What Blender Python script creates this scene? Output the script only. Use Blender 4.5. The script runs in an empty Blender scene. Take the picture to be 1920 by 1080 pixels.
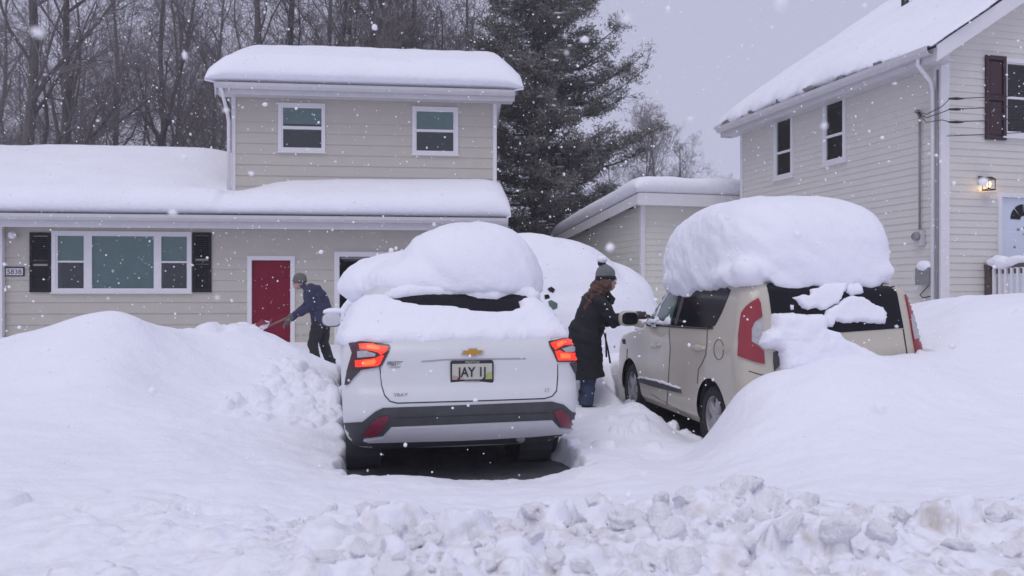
import bpy, bmesh, math, random
import numpy as np
from mathutils import Vector, Matrix
from mathutils.bvhtree import BVHTree
from mathutils.geometry import delaunay_2d_cdt

random.seed(11)
R = math.radians
scene = bpy.context.scene
COL = scene.collection

# ------------------------------------------------------------------ camera, sky, sun, exposure
F, HY, CAMZ = 1580.0, 550.0, 1.45          # focal length and horizon row in photo pixels, eye height
cam_d = bpy.data.cameras.new('camera')
cam = bpy.data.objects.new('camera', cam_d)
COL.objects.link(cam)
cam.location = (0, 0, CAMZ)
cam.rotation_euler = (R(90), 0, 0)
cam_d.sensor_width = 36
cam_d.lens = 36 * F / 1920
cam_d.shift_y = (HY - 540) / 1920
cam_d.clip_start = 0.05
cam_d.clip_end = 600
cam_d.dof.use_dof = True
cam_d.dof.focus_distance = 8.0
cam_d.dof.aperture_fstop = 2.8
scene.camera = cam

SUN_EL, SUN_AZ = 60, 203                    # degrees; azimuth clockwise from +Y
world = bpy.data.worlds.new('World')
scene.world = world
world.use_nodes = True
wn = world.node_tree
wn.nodes.clear()
wo = wn.nodes.new('ShaderNodeOutputWorld')
bg = wn.nodes.new('ShaderNodeBackground')
sky = wn.nodes.new('ShaderNodeTexSky')
sky.sky_type = 'NISHITA'
sky.sun_disc = False
sky.sun_elevation = R(SUN_EL)
sky.sun_rotation = R(SUN_AZ)
sky.dust_density = 5.0
mixn = wn.nodes.new('ShaderNodeMixRGB')      # the closed cloud layer lets little of the blue sky through
mixn.inputs[0].default_value = 0.94
mixn.inputs[2].default_value = (5.25, 5.3, 7.0, 1)
wn.links.new(sky.outputs[0], mixn.inputs[1])
wn.links.new(mixn.outputs[0], bg.inputs[0])
bg.inputs[1].default_value = 0.1
wn.links.new(bg.outputs[0], wo.inputs[0])

sun_d = bpy.data.lights.new('sun', 'SUN')
sun_d.energy = 0.85
sun_d.angle = R(40)
sun_d.color = (1.0, 0.985, 0.97)
sun = bpy.data.objects.new('sun', sun_d)
COL.objects.link(sun)
sd = Vector((math.sin(R(SUN_AZ)) * math.cos(R(SUN_EL)), math.cos(R(SUN_AZ)) * math.cos(R(SUN_EL)), math.sin(R(SUN_EL))))
sun.rotation_euler = sd.to_track_quat('Z', 'Y').to_euler()
sun.location = sd * 30

vs = scene.view_settings
vs.view_transform = 'Standard'
vs.look = 'None'
vs.exposure = 0.0
vs.gamma = 1.0
scene.render.engine = 'CYCLES'
cy = scene.cycles
cy.use_denoising = True
cy.max_bounces = 6
cy.diffuse_bounces = 4
cy.volume_bounces = 1
cy.transparent_max_bounces = 8

# ------------------------------------------------------------------ materials
MATS = {}

def M(name, col, rough=0.6, metal=0.0, var=0.08, scale=6.0, bump=0.0, bscale=60.0, spec=0.5, coat=0.0,
      emit=None, estr=0.0, col2=None):
    m = bpy.data.materials.new(name)
    m.use_nodes = True
    nt = m.node_tree
    b = nt.nodes['Principled BSDF']
    b.inputs['Roughness'].default_value = rough
    b.inputs['Metallic'].default_value = metal
    b.inputs['Specular IOR Level'].default_value = spec
    b.inputs['Coat Weight'].default_value = coat
    tc = nt.nodes.new('ShaderNodeTexCoord')
    n = nt.nodes.new('ShaderNodeTexNoise')
    n.inputs['Scale'].default_value = scale
    n.inputs['Detail'].default_value = 5
    nt.links.new(tc.outputs['Object'], n.inputs['Vector'])
    mx = nt.nodes.new('ShaderNodeMixRGB')
    c2 = col2 if col2 else tuple(min(1, c * (1 + var)) for c in col)
    mx.inputs[1].default_value = (*[c * (1 - var) for c in col], 1)
    mx.inputs[2].default_value = (*c2, 1)
    nt.links.new(n.outputs['Fac'], mx.inputs[0])
    nt.links.new(mx.outputs[0], b.inputs['Base Color'])
    if bump:
        n2 = nt.nodes.new('ShaderNodeTexNoise')
        n2.inputs['Scale'].default_value = bscale
        n2.inputs['Detail'].default_value = 6
        nt.links.new(tc.outputs['Object'], n2.inputs['Vector'])
        bp = nt.nodes.new('ShaderNodeBump')
        bp.inputs['Strength'].default_value = bump
        bp.inputs['Distance'].default_value = 0.02
        nt.links.new(n2.outputs['Fac'], bp.inputs['Height'])
        nt.links.new(bp.outputs[0], b.inputs['Normal'])
    if emit:
        b.inputs['Emission Color'].default_value = (*emit, 1)
        b.inputs['Emission Strength'].default_value = estr
    MATS[name] = m
    return m

def glass_mat(name, tint=(0.8, 0.9, 0.9), base=0.02):
    m = bpy.data.materials.new(name)
    m.use_nodes = True
    nt = m.node_tree
    nt.nodes.clear()
    o = nt.nodes.new('ShaderNodeOutputMaterial')
    mx = nt.nodes.new('ShaderNodeMixShader')
    t = nt.nodes.new('ShaderNodeBsdfTransparent')
    t.inputs[0].default_value = (*tint, 1)
    g = nt.nodes.new('ShaderNodeBsdfGlossy')
    g.inputs['Roughness'].default_value = 0.06
    f = nt.nodes.new('ShaderNodeFresnel')
    f.inputs[0].default_value = 1.5
    a = nt.nodes.new('ShaderNodeMath')
    a.operation = 'ADD'
    a.inputs[1].default_value = base
    nt.links.new(f.outputs[0], a.inputs[0])
    nt.links.new(a.outputs[0], mx.inputs[0])
    nt.links.new(t.outputs[0], mx.inputs[1])
    nt.links.new(g.outputs[0], mx.inputs[2])
    nt.links.new(mx.outputs[0], o.inputs[0])
    MATS[name] = m
    return m

def snow_mat(name, col=(0.87, 0.875, 0.945), dirt=False, coarse=0.35):
    m = bpy.data.materials.new(name)
    m.use_nodes = True
    nt = m.node_tree
    b = nt.nodes['Principled BSDF']
    b.inputs['Roughness'].default_value = 0.75
    b.inputs['Specular IOR Level'].default_value = 0.25
    b.inputs['Subsurface Weight'].default_value = 0.0
    b.inputs['Subsurface Radius'].default_value = (0.04, 0.045, 0.055)
    b.inputs['Subsurface Scale'].default_value = 0.6
    tc = nt.nodes.new('ShaderNodeTexCoord')
    def noise(sc, det=5):
        n = nt.nodes.new('ShaderNodeTexNoise')
        n.inputs['Scale'].default_value = sc
        n.inputs['Detail'].default_value = det
        nt.links.new(tc.outputs['Object'], n.inputs['Vector'])
        return n
    n1 = noise(1.3)
    mx = nt.nodes.new('ShaderNodeMixRGB')
    mx.inputs[1].default_value = (*[c * 0.96 for c in col], 1)
    mx.inputs[2].default_value = (*[min(1, c * 1.04) for c in col], 1)
    nt.links.new(n1.outputs['Fac'], mx.inputs[0])
    out = mx.outputs[0]
    if dirt:
        at = nt.nodes.new('ShaderNodeAttribute')
        at.attribute_name = 'road_dirt'
        n2 = noise(9.0, 8)
        mr = nt.nodes.new('ShaderNodeMapRange')
        mr.inputs[1].default_value = 0.5
        mr.inputs[2].default_value = 0.72
        nt.links.new(n2.outputs['Fac'], mr.inputs[0])
        mu = nt.nodes.new('ShaderNodeMath')
        mu.operation = 'MULTIPLY'
        nt.links.new(mr.outputs[0], mu.inputs[0])
        nt.links.new(at.outputs['Fac'], mu.inputs[1])
        mx2 = nt.nodes.new('ShaderNodeMixRGB')
        nt.links.new(mu.outputs[0], mx2.inputs[0])
        nt.links.new(out, mx2.inputs[1])
        mx2.inputs[2].default_value = (0.62, 0.58, 0.56, 1)
        out = mx2.outputs[0]
    nt.links.new(out, b.inputs['Base Color'])
    n3, n4 = noise(45, 6), noise(7, 3)
    b1 = nt.nodes.new('ShaderNodeBump')
    b1.inputs['Strength'].default_value = coarse
    b1.inputs['Distance'].default_value = 0.012
    nt.links.new(n3.outputs['Fac'], b1.inputs['Height'])
    b2 = nt.nodes.new('ShaderNodeBump')
    b2.inputs['Strength'].default_value = 0.42
    b2.inputs['Distance'].default_value = 0.04
    nt.links.new(n4.outputs['Fac'], b2.inputs['Height'])
    nt.links.new(b1.outputs[0], b2.inputs['Normal'])
    nt.links.new(b2.outputs[0], b.inputs['Normal'])
    MATS[name] = m
    return m

snow_mat('snow')
snow_mat('ground_snow', dirt=True, coarse=0.5)
M('asphalt', (0.045, 0.045, 0.05), 0.7, var=0.3, scale=5, bump=0.6, bscale=60, col2=(0.17, 0.17, 0.185))
M('beige_siding', (0.505, 0.475, 0.42), 0.6, var=0.07, scale=3, bump=0.15, bscale=30)
M('cream_siding', (0.65, 0.63, 0.585), 0.55, var=0.06, scale=2.5, bump=0.12, bscale=25)
M('sage_siding', (0.68, 0.67, 0.61), 0.55, var=0.06, scale=2.5, bump=0.12, bscale=25)
M('white_trim', (0.74, 0.73, 0.75), 0.5, var=0.05, scale=5)
M('gutter_white', (0.57, 0.56, 0.58), 0.45, var=0.10, scale=4)
M('shingle', (0.07, 0.068, 0.075), 0.9, var=0.4, scale=14, bump=0.8, bscale=40)
M('shutter_black', (0.012, 0.011, 0.015), 0.6, spec=0.2, var=0.2)
M('shutter_maroon', (0.04, 0.013, 0.021), 0.5, var=0.2)
M('door_red', (0.19, 0.009, 0.03), 0.6, spec=0.12, var=0.12, scale=4)
M('door_blue', (0.62, 0.68, 0.78), 0.5, var=0.05)
M('blind', (0.33, 0.4, 0.385), 0.8, var=0.10, scale=5)
M('dark_room', (0.012, 0.012, 0.014), 0.9)  # near-black colour that paints the shade inside rooms
glass_mat('window_glass')
M('dark_metal', (0.03, 0.03, 0.035), 0.45, metal=0.4)
M('grey_metal', (0.26, 0.26, 0.27), 0.5, metal=0.3, var=0.15)
M('lamp_globe', (0.75, 0.74, 0.78), 0.3)
M('lamp_lit', (1, 0.85, 0.6), 0.3, emit=(1.0, 0.62, 0.25), estr=6.0)
M('wood_rail', (0.10, 0.07, 0.065), 0.7, var=0.25, scale=20)
M('plaque_white', (0.70, 0.68, 0.72), 0.5)
M('ink_black', (0.02, 0.02, 0.025), 0.5)
M('car_white', (0.66, 0.67, 0.69), 0.38, var=0.04, scale=2.5, coat=0.15)
M('crease_shade', (0.36, 0.36, 0.39), 0.6)  # grey for the shadow painted along the tailgate fold
snow_mat('chunk_snow', col=(0.845, 0.84, 0.885), coarse=0.2)
M('car_beige', (0.52, 0.483, 0.4), 0.32, var=0.07, scale=2.5, coat=0.5, bump=0.05, bscale=60)
M('car_teal', (0.02, 0.05, 0.055), 0.3, coat=0.5)
M('car_plastic', (0.05, 0.05, 0.058), 0.6, var=0.35, scale=10, bump=0.2, bscale=80)
M('car_silver', (0.58, 0.58, 0.61), 0.45, metal=0.2, var=0.05)
M('car_glass', (0.008, 0.008, 0.012), 0.12, var=0.3, scale=4, spec=0.2)
M('car_glass_green', (0.045, 0.10, 0.085), 0.10, var=0.7, scale=7, col2=(0.14, 0.24, 0.21))  # green tint; lighter mottling paints the snow-lit view through the glass
M('seam', (0.03, 0.03, 0.035), 0.8)
M('seam_beige', (0.16, 0.145, 0.13), 0.8)
M('lens_red', (0.26, 0.006, 0.016), 0.15, var=0.2, coat=0.8)
M('lens_dark', (0.06, 0.010, 0.016), 0.18, var=0.3, coat=0.6)
M('lens_clear', (0.42, 0.41, 0.43), 0.2, var=0.3, scale=30)
M('lens_lit', (0.7, 0.05, 0.02), 0.25, emit=(1.0, 0.022, 0.008), estr=0.85, var=0.1)
M('lens_hot', (0.8, 0.15, 0.05), 0.25, emit=(1.0, 0.11, 0.025), estr=1.15, var=0.1)
M('reflector_red', (0.17, 0.012, 0.035), 0.3, var=0.25, scale=20)
M('gold', (0.55, 0.30, 0.05), 0.35, metal=0.5, var=0.15, scale=30)
M('plate_white', (0.50, 0.52, 0.55), 0.5, var=0.15, scale=9, col2=(0.58, 0.56, 0.40))
M('plate_green', (0.36, 0.42, 0.10), 0.5, var=0.3, scale=20)
M('plate_tan', (0.45, 0.30, 0.26), 0.5, var=0.2, scale=20)
M('tyre', (0.018, 0.018, 0.02), 0.85, var=0.4, scale=15, bump=0.6, bscale=50)
M('alloy', (0.42, 0.41, 0.43), 0.35, metal=0.5, var=0.12, scale=12)
M('coat_black', (0.012, 0.012, 0.017), 0.85, var=0.4, scale=8, bump=0.5, bscale=25)
M('jeans', (0.035, 0.055, 0.11), 0.85, var=0.3, scale=14, bump=0.4, bscale=80)
M('jacket_navy', (0.028, 0.030, 0.072), 0.8, var=0.3, scale=8, bump=0.5, bscale=20)
M('trousers_black', (0.016, 0.016, 0.02), 0.85, var=0.3, scale=8, bump=0.4, bscale=20)
M('skin', (0.50, 0.30, 0.25), 0.55, var=0.08, scale=20)
M('hair', (0.10, 0.040, 0.030), 0.6, var=0.5, scale=25, bump=0.8, bscale=50)
M('hair_grey', (0.30, 0.29, 0.29), 0.7, var=0.3, scale=25)
M('knit_grey', (0.20, 0.21, 0.22), 0.9, var=0.6, scale=60, bump=1.0, bscale=90)
M('knit_dark', (0.02, 0.02, 0.025), 0.9, var=0.4, scale=60, bump=1.0, bscale=90)
M('knit_olive', (0.17, 0.165, 0.15), 0.9, var=0.3, scale=60, bump=1.0, bscale=90)
M('glove', (0.05, 0.05, 0.05), 0.85, var=0.3)
M('glove_grey', (0.13, 0.13, 0.125), 0.85, var=0.3)
M('shovel_red', (0.30, 0.02, 0.04), 0.45, var=0.15)
M('shovel_shaft', (0.20, 0.15, 0.10), 0.6, var=0.2)
M('bark', (0.115, 0.102, 0.1), 0.95, var=0.45, scale=3, bump=0.9, bscale=12)
M('twig', (0.17, 0.152, 0.156), 0.95, var=0.3, scale=2)
M('pine_bark', (0.09, 0.08, 0.075), 0.95, var=0.4, scale=4, bump=0.9, bscale=15)
M('needles', (0.15, 0.148, 0.132), 0.8, var=0.5, scale=1.5)
M('flake', (0.95, 0.95, 0.97), 0.9, var=0.02, emit=None)

# ------------------------------------------------------------------ helpers
def ray(px, py):
    return Vector(((px - 960) / F, 1.0, (HY - py) / F))

def PX(px, py, Y):
    return Vector((0, 0, CAMZ)) + ray(px, py) * Y

def link(name, mesh, mat=None, parent=None, smooth=False):
    if mat is not None and not mesh.materials:
        mesh.materials.append(MATS[mat])
    if smooth:
        mesh.shade_smooth()
    o = bpy.data.objects.new(name, mesh)
    COL.objects.link(o)
    if parent is not None:
        o.parent = parent
    return o

def tag(o, label, cat=None, group=None, kind=None):
    if label:
        o['label'] = label
    if cat:
        o['category'] = cat
    if group:
        o['group'] = group
    if kind:
        o['kind'] = kind
    return o

def thing(name, label, cat, loc=(0, 0, 0), rz=0.0, group=None):
    o = bpy.data.objects.new(name, None)
    o.empty_display_size = 0.3
    COL.objects.link(o)
    o.location = loc
    o.rotation_euler = (0, 0, rz)
    return tag(o, label, cat, group)

def local_matrix(loc, rz):
    return Matrix.Translation(Vector(loc)) @ Matrix.Rotation(rz, 4, 'Z')

class MB:
    def __init__(self):
        self.v, self.f = [], []

    def add(self, vs, fs):
        o = len(self.v)
        self.v += [tuple(p) for p in vs]
        self.f += [tuple(i + o for i in f) for f in fs]
        return self

    def hexa(self, c):      # eight corners: bottom ring 0-3, top ring 4-7
        return self.add(c, [(3, 2, 1, 0), (4, 5, 6, 7), (0, 1, 5, 4), (1, 2, 6, 5), (2, 3, 7, 6), (3, 0, 4, 7)])

    def box(self, lo, hi, m=None):
        x0, y0, z0 = lo
        x1, y1, z1 = hi
        c = [(x0, y0, z0), (x1, y0, z0), (x1, y1, z0), (x0, y1, z0), (x0, y0, z1), (x1, y0, z1), (x1, y1, z1), (x0, y1, z1)]
        if m:
            c = [m(*p) if callable(m) else m @ Vector(p) for p in c]
        return self.hexa(c)

    def prism(self, poly, y0, y1, m=None):      # poly in (x, z), extruded along y
        n = len(poly)
        vs = [(x, y0, z) for x, z in poly] + [(x, y1, z) for x, z in poly]
        if m:
            vs = [m(*p) if callable(m) else m @ Vector(p) for p in vs]
        fs = [tuple(range(n)), tuple(range(2 * n - 1, n - 1, -1))]
        fs += [(i, i + n, (i + 1) % n + n, (i + 1) % n) for i in range(n)]
        return self.add(vs, fs)

    def tube(self, pts, rad, n=8, caps=True, squash=1.0):
        pts = [Vector(p) for p in pts]
        if not hasattr(rad, '__len__'):
            rad = [rad] * len(pts)
        vs, up = [], None
        for i, p in enumerate(pts):
            t = (pts[min(i + 1, len(pts) - 1)] - pts[max(i - 1, 0)])
            if t.length < 1e-9:
                t = Vector((0, 0, 1))
            t.normalize()
            if up is None:
                up = Vector((0, 0, 1)) if abs(t.z) < 0.9 else Vector((1, 0, 0))
            a = up - t * up.dot(t)
            if a.length < 1e-6:
                a = t.orthogonal()
            a.normalize()
            up = a
            b = t.cross(a)
            for k in range(n):
                th = 2 * math.pi * k / n
                vs.append(p + (a * math.cos(th) + b * math.sin(th) * squash) * rad[i])
        fs = []
        for i in range(len(pts) - 1):
            for k in range(n):
                k2 = (k + 1) % n
                fs.append((i * n + k, i * n + k2, (i + 1) * n + k2, (i + 1) * n + k))
        if caps:
            fs.append(tuple(range(n - 1, -1, -1)))
            e = (len(pts) - 1) * n
            fs.append(tuple(range(e, e + n)))
        return self.add(vs, fs)

    def ell(self, c, r, ex=2.0, ez=None, nu=28, nv=16, rz=0.0):
        ez = ez or ex
        c = Vector(c)
        cr, sr = math.cos(rz), math.sin(rz)
        def sp(w, e):
            return math.copysign(abs(w) ** (2 / e), w)
        vs = []
        for j in range(nv + 1):
            ph = -math.pi / 2 + math.pi * j / nv
            cz, sz = sp(math.cos(ph), ez), sp(math.sin(ph), ez)
            for i in range(nu):
                th = 2 * math.pi * i / nu
                x, y = r[0] * cz * sp(math.cos(th), ex), r[1] * cz * sp(math.sin(th), ex)
                vs.append((c.x + x * cr - y * sr, c.y + x * sr + y * cr, c.z + r[2] * sz))
        fs = []
        for j in range(nv):
            for i in range(nu):
                i2 = (i + 1) % nu
                fs.append((j * nu + i, j * nu + i2, (j + 1) * nu + i2, (j + 1) * nu + i))
        return self.add(vs, fs)

    def lathe(self, prof, n=24, axis='x', c=(0, 0, 0)):      # prof: (offset along axis, radius)
        c = Vector(c)
        vs = []
        for a, r in prof:
            for k in range(n):
                th = 2 * math.pi * k / n
                u, w = r * math.cos(th), r * math.sin(th)
                vs.append(c + (Vector((a, u, w)) if axis == 'x' else Vector((u, a, w)) if axis == 'y' else Vector((u, w, a))))
        fs = []
        for i in range(len(prof) - 1):
            for k in range(n):
                k2 = (k + 1) % n
                fs.append((i * n + k, i * n + k2, (i + 1) * n + k2, (i + 1) * n + k))
        return self.add(vs, fs)

    def mesh(self, name='mesh', recalc=True):
        me = bpy.data.meshes.new(name)
        me.from_pydata(self.v, [], self.f)
        if recalc:
            bm = bmesh.new()
            bm.from_mesh(me)
            bmesh.ops.recalc_face_normals(bm, faces=bm.faces)
            bm.to_mesh(me)
            bm.free()
        me.update()
        return me

    def build(self, name, mat, parent=None, smooth=False, recalc=True):
        return link(name, self.mesh(name, recalc), mat, parent, smooth)

def evaluated(me, mods):
    """a mesh after the given modifiers"""
    o = bpy.data.objects.new('tmp', me)
    COL.objects.link(o)
    for kind, props in mods:
        md = o.modifiers.new(kind, kind)
        for k, v in props.items():
            setattr(md, k, v)
    dg = bpy.context.evaluated_depsgraph_get()
    out = bpy.data.meshes.new_from_object(o.evaluated_get(dg))
    bpy.data.objects.remove(o)
    return out

def blob(mb, voxel, smooth=6, noise=0.0, nscale=1.0, seed=0, fine=0.0):
    """one continuous skin round all the overlapping closed shapes in mb"""
    me = evaluated(mb.mesh(), [('REMESH', dict(mode='VOXEL', voxel_size=voxel)), ('SMOOTH', dict(factor=0.5, iterations=smooth))])
    if noise or fine:
        n = len(me.vertices)
        co = np.empty(n * 3)
        me.vertices.foreach_get('co', co)
        co = co.reshape(-1, 3)
        no = np.empty(n * 3)
        me.vertices.foreach_get('normal', no)
        no = no.reshape(-1, 3)
        d = noise * (fbm(co[:, 0] * nscale + co[:, 2] * 1.7 * nscale, co[:, 1] * nscale - co[:, 2] * 1.3 * nscale, seed, 3) - 0.5) * 2
        if fine:
            d = d + fine * (fbm(co[:, 0] * 9 + co[:, 2] * 7, co[:, 1] * 9 - co[:, 2] * 8, seed + 5, 3) - 0.5) * 2
        co = co + no * d[:, None]
        me.vertices.foreach_set('co', co.ravel())
        me.update()
    return me

def vnoise(x, y, seed=0):
    xi, yi = np.floor(x).astype(np.int64), np.floor(y).astype(np.int64)
    xf, yf = x - xi, y - yi
    def h(a, b):
        n = (a * 374761393 + b * 668265263 + seed * 974634777) & 0xFFFFFFFF
        n = ((n ^ (n >> 13)) * 1274126177) & 0xFFFFFFFF
        return ((n ^ (n >> 16)) & 0xFFFF) / 65535.0
    u = xf * xf * xf * (xf * (xf * 6 - 15) + 10)
    v = yf * yf * yf * (yf * (yf * 6 - 15) + 10)
    return (h(xi, yi) * (1 - u) + h(xi + 1, yi) * u) * (1 - v) + (h(xi, yi + 1) * (1 - u) + h(xi + 1, yi + 1) * u) * v

def fbm(x, y, seed=0, octv=4):
    s, a, t = 0, 0.5, 0
    for i in range(octv):
        s = s + a * vnoise(x * 2 ** i, y * 2 ** i, seed + i * 17)
        t += a
        a *= 0.5
    return s / t

def sstep(a, b, x):
    t = np.clip((np.asarray(x, float) - a) / (b - a), 0, 1)
    return t * t * (3 - 2 * t)

def text_mesh(s, size, extrude=0.002, align='LEFT', shear=0.0, xs=1.0, bold=0.0):
    cu = bpy.data.curves.new('lettering', 'FONT')
    cu.body = s
    cu.size = size
    cu.extrude = extrude
    cu.align_x = align
    cu.shear = shear
    cu.offset = bold
    o = bpy.data.objects.new('tmp', cu)
    COL.objects.link(o)
    dg = bpy.context.evaluated_depsgraph_get()
    me = bpy.data.meshes.new_from_object(o.evaluated_get(dg))
    bpy.data.objects.remove(o)
    me.transform(Matrix.Rotation(R(90), 4, 'X') @ Matrix.Diagonal((xs, 1, 1, 1)))
    return me
# ------------------------------------------------------------------ the snow-covered ground
WHITE_CAR = (Vector((-0.35, 6.48, 0.0)), R(11.7))
BEIGE_CAR = (Vector((2.90, 7.45, -0.05)), R(9.3))
LHO, LHA = Vector((-5.38, 18.8, 0.0)), R(6.6)
RHO, RHA = Vector((6.88, 13.5, 0.0)), R(14.8)

ctrl = [tuple(PX(*c)) for c in [
    # heap left of the drive, seen against the house
    (-260, 700, 9), (-120, 665, 9), (0, 632, 9), (100, 605, 9), (150, 590, 9), (195, 582, 9), (245, 594, 9), (300, 632, 9.1),
    (330, 628, 10.6), (400, 615, 10.6), (455, 606, 10.6), (480, 612, 10.6), (530, 640, 10.4), (575, 668, 10.2), (600, 690, 10), (622, 735, 9.6), (596, 712, 9.2), (604, 745, 8.6), (611, 790, 7.9),
    (300, 720, 8.2), (195, 690, 7.8), (60, 720, 7.6), (450, 715, 9), (560, 800, 7.5), (520, 760, 8.2), (604, 850, 6.9), (100, 800, 6.5),
    (300, 840, 6), (480, 880, 5.8), (0, 875, 5.2), (150, 878, 5.2), (300, 890, 5.0), (100, 955, 4.2), (300, 960, 4.2), (470, 970, 4.3),
    (0, 1075, 3.2), (250, 1080, 3.1),
    # behind and before the white car
    (640, 888, 6.3), (740, 887, 6.25), (860, 887, 6.3), (1030, 886, 6.4), (860, 925, 5.6), (860, 955, 5.0), (680, 955, 4.8), (1050, 945, 5.0),
    (600, 1000, 3.9), (900, 1000, 3.9), (1200, 965, 4.1), (1390, 935, 4.2), (1600, 960, 4.2), (1800, 950, 4.3), (2000, 950, 4.3),
    (600, 1080, 3.0), (1000, 1080, 3.0), (1500, 1080, 3.0), (1900, 1080, 3.0),
    # between the cars
    (1100, 790, 8.6), (1150, 785, 8.8), (1200, 795, 8.0), (1285, 818, 7.6), (1100, 865, 6.4), (1100, 835, 7), (1125, 705, 10.6), (1180, 757, 9.2),
    (1240, 795, 8.3), (1060, 700, 10.5),
    # bank thrown up over the rear of the beige car
    (1320, 845, 6.7), (1335, 830, 7.1), (1332, 820, 7.4), (1356, 775, 7.25), (1363, 718, 7.15), (1400, 702, 7.05), (1440, 705, 7.0), (1500, 688, 6.95), (1560, 668, 6.95), (1640, 672, 7.0), (1700, 677, 7.1),
    (1732, 677, 7.3), (1740, 604, 8.5), (1830, 564, 8.8), (1920, 556, 8.8), (2060, 556, 8.8),
    (1300, 865, 6.2), (1400, 800, 6.3), (1500, 800, 6.2), (1600, 780, 6.2), (1700, 760, 6.4), (1800, 715, 7), (1900, 690, 7.3), (1900, 800, 6),
    (1700, 860, 5.4), (1500, 885, 5.4), (1300, 910, 5.4), (2050, 800, 6),
]]
ctrl += [(.72, 9.35, .05), (.66, 8.9, .05), (.95, 9.7, .05), (1.72, 7.75, .08), (1.70, 8.1, .06), (-4.4, 11.3, .8), (-6, 11.5, .7), (-3.4, 14.5, .16), (-2.6, 14.6, .12), (-3.6, 12.3, .5), (-2.3, 12.2, .12), (-2.1, 14, .15), (-5, 15, .4), (-5, 17.5, .35), (-9, 17, .5), (-3, 17.8, .2),
         (0, 1.5, .2), (-3, 1, .15), (3, 1, .15), (0, -2, 0), (-8, -3, 0), (8, -3, 0), (0, -12, 0), (-12, 4, .3), (12, 4, .3), (.4, 12, .5), (1, 14, .5), (3, 14, .6), (-1, 16, .2), (1, 17, .5),
         (5, 10.4, 1.3), (6.3, 11.5, 1.25), (8, 11, 1.35), (9, 8.5, 1.3), (3.6, 18.5, .8), (4.3, 12.4, .9), (3.2, 16, .6), (0, 26, .5), (-12, 26, .5), (12, 26, .5), (-25, 15, .5), (25, 15, .6),
         (-30, 45, .6), (0, 45, .6), (30, 45, .6), (-12, 10, .7), (14, 10, 1.0)]
ctrl = np.array(ctrl)
_c = 0.35
_D = np.sqrt(((ctrl[:, None, :2] - ctrl[None, :, :2]) ** 2).sum(-1) + _c * _c)
_n = len(ctrl)
_A = np.zeros((_n + 1, _n + 1))
_A[:_n, :_n] = _D - np.eye(_n) * 0.04
_A[:_n, _n] = _A[_n, :_n] = 1
_W = np.linalg.solve(_A, np.append(ctrl[:, 2], 0))

def car_local(x, y, car):
    o, a = car
    dx, dy = x - o.x, y - o.y
    return dx * math.cos(a) + dy * math.sin(a), -dx * math.sin(a) + dy * math.cos(a)

def base_h(x, y):
    x, y = np.asarray(x, float), np.asarray(y, float)
    h = np.full(x.shape, _W[_n])
    for k in range(_n):
        h = h + _W[k] * np.sqrt((x - ctrl[k, 0]) ** 2 + (y - ctrl[k, 1]) ** 2 + _c * _c)
    far = sstep(28, 45, np.hypot(x, y - 8))
    h = h * (1 - far) + 0.5 * far
    # drifts of the wind and of the shovels
    h = h + (fbm(x * .8 + 3, y * .8, 3, 3) - .5) * .10 + (fbm(x * 3, y * 3, 9, 3) - .5) * .04 + (fbm(x * 2.2 + y * 1.1, y * 7 - x * 2, 15, 3) - .5) * .018
    return h

def wells(x, y, h):
    for car, w, l, y0 in ((WHITE_CAR, .84, 4.3, -.10), (BEIGE_CAR, .86, 4.0, .12)):
        lx, ly = car_local(x, y, car)
        d = np.maximum(np.abs(lx) - w, np.maximum(y0 - ly, ly - l))
        d = d + (fbm(x * 4, y * 4, 71, 4) - .5) * .22
        ins = 1 - sstep(0.0, .12, d)
        h = h * (1 - ins) + np.minimum(h, -.11) * ins
    lx, ly = car_local(x, y, BEIGE_CAR)              # the trench dug along the beige car
    tr = np.exp(-((lx + 1.0) / .16) ** 2) * sstep(.15, .5, ly) * (1 - sstep(3.6, 4.2, ly))
    h = h - tr * np.clip(h - .03, 0, 1)
    for cx, cy, r in ((.95, 10.05, .22), (.80, 10.1, .2)):      # where the woman stands
        d = np.hypot(x - cx, y - cy)
        h = h - np.clip(h - .10, 0, 1) * (1 - sstep(r * .6, r * 1.5, d))
    return h

rng = np.random.default_rng(5)
gx = np.concatenate([np.linspace(-110, -12, 26), np.arange(-11.5, -5, .16), np.arange(-5, -3, .06), np.arange(-3, 4.2, .017),
                     np.arange(4.2, 7, .05), np.arange(7, 12, .18), np.linspace(12.5, 110, 26)])
gy = np.concatenate([np.linspace(-40, 1.5, 18), np.arange(1.7, 2.7, .1), np.arange(2.72, 4.9, .0155), np.arange(4.9, 7.3, .03), np.arange(7.3, 12, .045),
                     np.arange(12, 20, .2), np.linspace(20.5, 130, 34)])
GX, GY = np.meshgrid(gx, gy)
H = base_h(GX, GY)

B0 = H.copy()
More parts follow.
